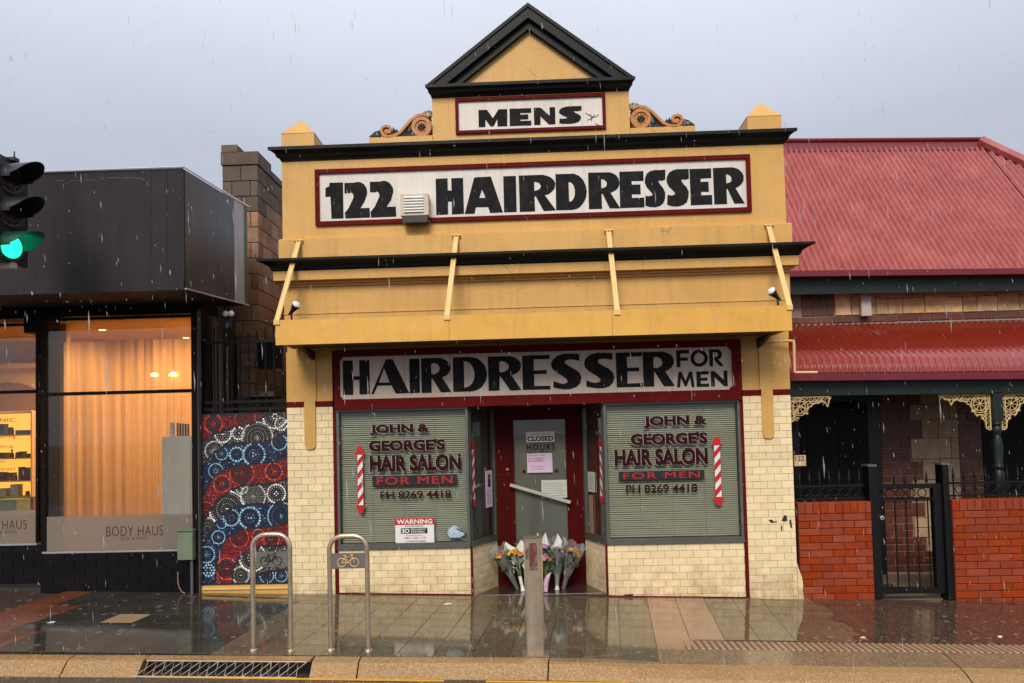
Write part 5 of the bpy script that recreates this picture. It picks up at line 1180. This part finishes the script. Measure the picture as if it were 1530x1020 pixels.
def spear(par, x, z0, z1, y=.11):
    mb = MB(); mb.tube([(x, y, z0), (x, y, z1-.13)], .0075, IRON, 6); mb.tube([(x, y, z1-.135), (x, y, z1-.12), (x, y, z1-.095), (x, y, z1)], [.010, .016, .014, .001], IRON, 6)
    mb.tube([(x, y, z1-.20), (x, y, z1-.185)], .014, IRON, 6)
    part('spear', par, mb)
def railing(t, x0, x1, n):
    for z in (.965, 1.10): part('rail', t, B(x0, x1, .095, .125, z-.011, z+.011, IRON))
    dx = (x1-x0)/n
    for i in range(n):
        x = x0+dx*(i+.5); spear(t, x, .93, 1.285)
        if i: part('ring', t, MB().tube([(x-dx/2+.042*cos(a), .11, 1.033+.042*sin(a)) for a in [k*pi/7 for k in range(14)]], .0055, IRON, 5, True))
railing(f1, 2.79, 3.53, 7); railing(f2, 4.42, 6.0, 14)
gt = thing('iron_gate', (3.95, .05, -.1), 'black iron gate with ring band and spear tops between brick fences', 'gate')
def gp_(x0, x1, z0, z1, nm='frame', y0=.07, y1=.14): return part(nm, gt, B(x0, x1, y0, y1, z0, z1, IRON))
gp_(3.548, 3.625, -.3, 1.30, 'gate_post', .03, .18); gp_(4.325, 4.388, -.3, 1.30, 'gate_post', .03, .18)
for x in (3.586, 4.356): part('post_cap', gt, MB().box(x-.045, x+.045, .02, .19, 1.301, 1.322, mat('worn_cap', (.12, .10, .09), .4)))
gp_(3.628, 3.665, -.06, 1.10); gp_(4.235, 4.322, -.06, 1.10); gp_(3.666, 4.234, 1.055, 1.10); gp_(3.666, 4.234, -.06, .0); gp_(3.666, 4.234, .93, .955)
for i in range(5):
    x = 3.70+i*.115; part('bar', gt, MB().tube([(x+.03, .105, 0), (x+.03, .105, .93)], .008, IRON, 6)); spear(gt, x+.03, 1.10, 1.25, .105) if i else None
    part('ring', gt, MB().tube([(x-.025+.045*cos(a), .105, 1.005+.045*sin(a)) for a in [k*pi/7 for k in range(14)]], .006, IRON, 5, True))
part('lock_plate', gt, B(3.60, 3.70, .055, .068, .70, .80, IRON)); part('lock', gt, MB().lathe([(.022, 0), (.022, -.018), (.014, -.02)], (3.675, .054, .752), ALUB, 14, 'y')); part('keyhole', gt, MB().lathe([(.009, 0), (.009, -.002)], (3.675, .0335, .752), BLK, 8, 'y'))

# ================================================================== STREET FURNITURE
def rack(x0, x1, yb, ztop, label, mcut):
    xm = (x0+x1)/2; t = thing('bike_rack', (xm, yb, G(xm, yb)), label, 'bike rack', 'steel bike hoops on the pavement edge')
    r = .02; R_ = .11; a0, a1 = x0+r, x1-r; zb0, zb1 = G(a0, yb)-.03, G(a1, yb)-.03
    pts = [(a0, yb, zb0), (a0, yb, ztop-R_)]+[(a0+R_-R_*cos(radians(a)), yb, ztop-r-R_+R_*sin(radians(a))) for a in range(0, 91, 15)]
    pts += [(a1-R_+R_*sin(radians(a)), yb, ztop-r-R_+R_*cos(radians(a))) for a in range(0, 91, 15)]+[(a1, yb, ztop-R_-.03), (a1, yb, zb1)]
    part('hoop', t, MB().tube(pts, r, STEEL, 12), smooth=True)
    zp = ztop-.285; p = part('plate', t, B(a0+r-.002, a1-r+.002, yb-.006, yb+.006, zp, zp+.125, mat('grey_plate', (.17, .165, .15), .4, .15, 6, metal=.3)))
    mb = MB(); c = xm; zc_ = zp+.05; y = yb-.0095; u = .036
    for cx in (c-.052, c+.052): mb.tube([(cx+u*cos(a), y, zc_+u*.95*sin(a)) for a in [k*pi/8 for k in range(16)]], .0035, mcut, 5, True)
    for q in ([(-.052,0),(-.02,.045),(.035,.045),(.0,-.004),(-.052,0)], [(0,-.004),(-.026,.055)], [(-.036,.058),(-.014,.058)], [(.052,0),(.03,.06)], [(.03,.06),(.018,.064)], [(.03,.06),(.044,.066)]):
        mb.tube([(c+a, y, zc_+b) for a, b in q], .0035, mcut, 5)
    part('bicycle_symbol', p, mb)
    for x in (a0, a1): part('foot_collar', t, MB().lathe([(.034, 0), (.03, .012), (.022, .014)], (x, yb, G(x, yb)), STEEL, 14))
rack(-2.365, -2.015, -1.95, .985, 'steel bike hoop in front of the mosaic wall, dark bicycle symbol', BLK)
rack(-1.735, -1.385, -1.92, .955, 'steel bike hoop before the left salon window, cream bicycle symbol', YELP)
t = thing('bollard', (-.04, -1.95, G(-.04, -1.95)), 'square brushed steel bollard with rusty red slot before the salon door', 'bollard')
x0, x1 = -.115, .035; y0, y1 = -2.02, -1.90; c = .035
poly = [(x0+c, y0), (x1-c, y0), (x1-.010, y0+.008), (x1, y0+c), (x1, y1-c), (x1-c, y1), (x0+c, y1), (x0, y1-c), (x0, y0+c), (x0+.010, y0+.008)]
mb = MB(); n = 10; vs = [(p[0], p[1], -.08) for p in poly]+[(p[0], p[1], .885+(p[1]-y0)*.12) for p in poly]; mb.add(vs, [tuple(range(n))[::-1], tuple(range(n, 2*n))]+[(i, (i+1) % n, (i+1) % n+n, i+n) for i in range(n)], STEEL); part('shaft', t, mb, smooth=True)
part('cap_lip', t, MB().prism([(y0-.004, .884), (y1+.004, .900), (y1+.004, .906), (y0-.004, .892)], 'x', x0-.004, x1+.004, STEEL))
RUST = mat('rust_red_slot', (.13, .035, .02), .6, .4, 20, dirt=(.45, .38, .3), damt=.6, dscale=16)
part('reflector_slot', t, B(-.072, -.008, y0-.003, y0-.0005, .645, .862, RUST)); part('sticker_residue', t, MB().prism([(-.105, .80), (-.075, .83), (-.078, .74), (-.10, .73)], 'y', y0-.002, y0-.0003, ALU))
part('foot_plate', t, MB().gbox(x0-.03, x1+.03, y0-.02, y1+.03, .008, KERBG))
# ---- traffic signal
SX, SY = -4.42, -1.9
t = thing('traffic_signal', (-4.62, SY, G(-4.6, SY)), 'black three light traffic signal showing green at the left frame edge', 'traffic light')
part('pole', t, MB().tube([(-4.62, SY, G(-4.6, SY)), (-4.62, SY, 5.3)], [.06, .05], LGREY, 12), smooth=True)
part('housing', t, B(-4.60, -4.43, SY-.17, SY+.17, 3.30, 4.17, SIG)); part('mounting_bar', t, B(-4.70, -4.36, SY-.03, SY+.03, 4.171, 4.20, SIG)); part('mounting_bar', t, B(-4.70, -4.38, SY-.03, SY+.03, 3.25, 3.298, LGREY))
part('top_pin', t, MB().tube([(-4.385, SY, 4.15), (-4.385, SY, 4.26)], [.012, .004], SIG, 6)); part('backing_edge', t, B(-4.429, -4.40, SY-.19, SY+.19, 3.29, 4.18, SIG))
dirv = Vector((.965, -.26, 0)).normalized()
for i, zc_ in enumerate((4.03, 3.74, 3.45)):
    c0 = Vector((-4.40, SY-.04, zc_-.02)); rgt_ = Vector((-dirv.y, dirv.x, 0))
    def ring_pt(r, a, d): return c0+rgt_*(r*cos(a))+Vector((0, 0, r*sin(a)))+dirv*d
    lamp = part('signal_body', t, MB().tube([c0-dirv*.04, c0+dirv*.02], [.12, .13], SIG, 18)); part('lens', lamp, MB().tube([c0+dirv*.0205, c0+dirv*.03], [.105, .09], LAMPG if i == 2 else LENS, 18))
    mb = MB(); vs = []; n = 20
    for k in range(n+1):
        a = radians(-10+200*k/n); d1 = .12+.20*max(0, sin(a))**.7 + .02
        for r, d in ((.118, .022), (.112, d1), (.106, d1), (.110, .022)): vs.append(ring_pt(r, a, d) + Vector((0, 0, -.012*d/.25)))
    mb.add(vs, [(k*4+j, k*4+(j+1) % 4, (k+1)*4+(j+1) % 4, (k+1)*4+j) for k in range(n) for j in range(4)]+[(0,1,2,3), (n*4+3, n*4+2, n*4+1, n*4)], SIGG if i == 2 else SIG)
    part('hood', lamp, mb, smooth=True)

# ================================================================== FLOWERS LEFT AT THE DOOR
def bouquet(x, y, lean, h, rad, wrap, bl, label, nb=8, white_peaks=None, stemwrap=None, green=True, depth=-.04):
    z0 = .006; t = thing('bouquet', (x, y, z0), label, 'bouquet')
    ax = Vector((lean, -depth, 1)).normalized(); sx = Vector((1, 0, 0)); sx = (sx-ax*sx.dot(ax)).normalized(); sy = ax.cross(sx)
    o = Vector((x, y, z0)); P = lambda u, v_, s: o+ax*s+sx*u+sy*v_
    st = MB()
    for i in range(9):
        a = random.random()*6.28; q = random.random()*rad*.7
        st.tube([P(.012*cos(a), .012*sin(a), 0), P(.015*cos(a), .015*sin(a), h*.3), P(q*cos(a), q*sin(a), h*.86)], .0035, STEMG, 5)
    part('stem', t, st)
    if green:
        for i in range(26):
            a = random.random()*6.28; s0 = h*random.uniform(.45, .8); q = rad*random.uniform(.4, .95)*s0/h; c_ = P(q*cos(a), q*sin(a), s0)
            d_ = (ax*random.uniform(.3, .9)+sx*cos(a)*.8+sy*sin(a)*.8).normalized()*random.uniform(.06, .11); sd = d_.cross(Vector((random.random()-.5, -1, random.random()-.5))).normalized()*.016
            part('leaf', t, MB().add([c_, c_+d_*.5+sd, c_+d_, c_+d_*.5-sd, c_+d_*.5+Vector((0, -.006, 0))], [(0,1,4), (1,2,4), (2,3,4), (3,0,4)], LEAF))
    for i in range(nb):
        a = i*2.4; q = rad*.78*math.sqrt((i+.4)/nb); c_ = P(q*cos(a), q*sin(a), h*(.90-.10*(q/rad)**2)+random.uniform(-.02, .01)); m_ = bl[i % len(bl)]
        mb = MB(); R_ = random.uniform(.030, .042); up_ = (ax+sx*cos(a)*.6*q/rad+sy*sin(a)*.6*q/rad+Vector((0, -.5, 0))).normalized(); e1 = up_.orthogonal().normalized(); e2 = up_.cross(e1)
        for ring, (rr, hh, nn) in enumerate(((1, 0, 9), (.72, .25, 7), (.42, .42, 5))):
            for k in range(nn):
                b = 2*pi*k/nn+ring*.4+random.uniform(-.1, .1); d_ = e1*cos(b)+e2*sin(b); s_ = e1*-sin(b)+e2*cos(b); wq = R_*rr*.36
                p0 = c_+up_*(hh*R_*.6); p1 = c_+d_*R_*rr*.6+up_*(hh*R_+.006); p2 = c_+d_*R_*rr+up_*(hh*R_*.9-.002)
                mb.add([p0, p1+s_*wq, p2, p1-s_*wq, p1+up_*.003], [(0,1,4), (1,2,4), (2,3,4), (3,0,4)], m_)
        part('bloom', t, mb)
    if wrap is not None:
        mb = MB(); n = 28; vs = []
        for (s_, r_) in ((.0, .020), (.22, .026), (.5, rad*.55), (.8, rad*.95), (1.0, rad*1.12)):
            for k in range(n):
                a = 2*pi*k/n; f = 1+.07*sin(5*a+s_*4)+.05*sin(9*a); hh = s_*h
                if s_ == 1.0: hh = h*(1.0+.10*abs(sin(2.5*a))-.16*(sin(a) < -.1)*0 + (.0))
                front = -sin(a)
                if s_ >= .8 and front > 0: hh *= 1-.14*front
                vs.append(P(r_*f*cos(a), r_*f*sin(a)*.8, hh))
        mb.add(vs, [(j*n+k, j*n+(k+1) % n, (j+1)*n+(k+1) % n, (j+1)*n+k) for j in range(4) for k in range(n)], wrap)
        part('wrapper', t, mb, smooth=False)
    for pk in (white_peaks or []):
        u0, s0, u1, s1, u2, s2, m_ = pk; bk = .55*rad
        part('paper_peak', t, MB().add([P(u0, bk, s0*h), P(u1, bk, s1*h), P(u2, bk, s2*h), P((u0+u2)/2, bk-.01, .4*h), P((u0+u1)/2, bk-.02, (s0+s1)/2*h*.98)], [(0,3,4), (4,3,1), (0,4,1), (1,3,2)], m_))
    if stemwrap: part('stem_wrap', t, MB().tube([P(0, 0, .0), P(0, 0, h*.12), P(0, 0, h*.33)], [.026, .017, .020], stemwrap, 10))
    return t
bouquet(-.235, .30, -.45, .50, .085, CELLO, [OF, OF, RF, YF], 'bouquet leaning left in clear wrap with orange and red flowers, leftmost', 8, None, None)
bouquet(-.175, .24, -.20, .50, .10, None, [OF, YF, OF], 'bouquet with tall white paper corners, orange flowers and white bound stems', 7, [(-.13, .85, -.08, 1.13, .02, .92, PAPER), (.0, .90, .10, 1.10, .13, .85, PAPER), (-.11, .80, .0, .98, .10, .8, PAPER)], WHT)
bouquet(-.105, .30, .03, .50, .085, None, [YF], 'leafy bunch of bright yellow flowers just left of the bollard', 9, None, None)
bouquet(-.15, .44, .0, .55, .07, None, [WF], 'small bunch of white flowers behind the white paper corners', 6, None, None)
bouquet(.01, .36, .05, .54, .10, None, [RF, OF, PF], 'bouquet behind the bollard with white paper peaks and coral flowers', 9, [(-.08, .90, -.04, 1.14, .0, .98, PAPER), (-.01, .95, .05, 1.15, .09, .9, PAPER), (-.11, .85, -.09, 1.05, -.03, .9, PAPER)], None)
bouquet(.075, .22, .05, .42, .075, None, [PF, PF, RF], 'bunch of mauve flowers with pink paper just right of the bollard', 9, [(-.03, .15, .0, .62, .05, .3, PPAPER)], PPAPER)
bouquet(.20, .27, .04, .53, .085, CELLO, [WF, WF, PF], 'pale bouquet in misty clear wrap with one tall white paper fold', 6, [(-.05, .88, .0, 1.16, .05, 1.0, PAPER)], WF, True)
bouquet(.27, .30, .30, .50, .105, CELLO, [OF, YF], 'bouquet leaning right in clear wrap with orange flower tops, rightmost', 7, None, None)
t = thing('pink_cone', (.11, .17, .006), 'curved pink patterned paper cone standing at the foot of flowers', 'paper cone'); part('sheet', t, MB().tube([(.075, .17, .01), (.078, .17, .09), (.10, .17, .17), (.135, .17, .215)], [.022, .026, .022, .004], PPAPER, 8))

# ================================================================== SMALL LITTER AND RAIN
for i, (x, y, m_, lab) in enumerate(((-.98, -.42, WHITE, 'small white leaflet lying wet on pavers before left window'), (-4.55, -1.25, WHITE, 'small crumpled white wrapper on the dark pavers at left'), (2.78, -1.42, YELP, 'small pale leaf lying near the start of ribbed strip'), (4.0, -1.35, WHITE, 'tiny white scrap on the wet slab before the gate'))):
    single('paper_scrap', MB().add([(x, y, G(x, y)+.002), (x+.09-.02*i, y+.01, G(x, y)+.003), (x+.075-.015*i, y+.05, G(x, y)+.006), (x+.01, y+.04, G(x, y)+.003), (x+.04, y+.02, G(x, y)+.012)], [(0,1,4), (1,2,4), (2,3,4), (3,0,4), (0,3,2,1)], m_), lab, 'litter', at=(x, y, G(x, y)))
rain = MB(); random.seed(21)
for i in range(2600):
    y = -6.6+random.random()**.8*6.2; dd = y+8; x = random.uniform(-.78, .78)*dd; z = 1.74+random.uniform(-.33, .62)*dd
    if z < .02 or (y > -.9 and z > 2.6 and abs(x) < 2.7): continue
    big = random.random() < .05; l = random.choice((.004, .006, .009, .014, .022))*random.uniform(.7, 1.3)*(1+big); r = random.uniform(.0009, .0018)*(1+1.2*big)
    rain.add([(x, y, z-l), (x+r, y, z), (x-r*.5, y+r, z), (x-r*.5, y-r, z), (x-.002, y, z+l)], [(0,2,1), (0,3,2), (0,1,3), (4,1,2), (4,2,3), (4,3,1)], RAIN)
rn = rain.build('rain', kind='stuff')

rip = MB(); random.seed(33)
for i in range(420):
    x = random.uniform(-6.5, 7.5); y = random.uniform(-2.02, -.05) if random.random() < .8 else random.uniform(-2.6, -2.34); z = G(x, y)+(.0015 if y > -2.1 else -.0985); r = random.uniform(.006, .026)
    if x > 1.2 and y < -1.55: z -= .004
    if -.7 < x < .7 and y > -.3: continue
    rip.tube([(x+r*cos(a), y+r*sin(a), z-.028*r*cos(a)) for a in [k*pi/5 for k in range(10)]], .0011, RAIN, 4, True)
    if random.random() < .45:
        for q in range(3): h_ = random.uniform(.004, .022); rip.sphere((x+random.uniform(-.012, .012), y+random.uniform(-.012, .012), z+h_), .0014, RAIN, 4)
rip.build('rain_splashes', kind='stuff')
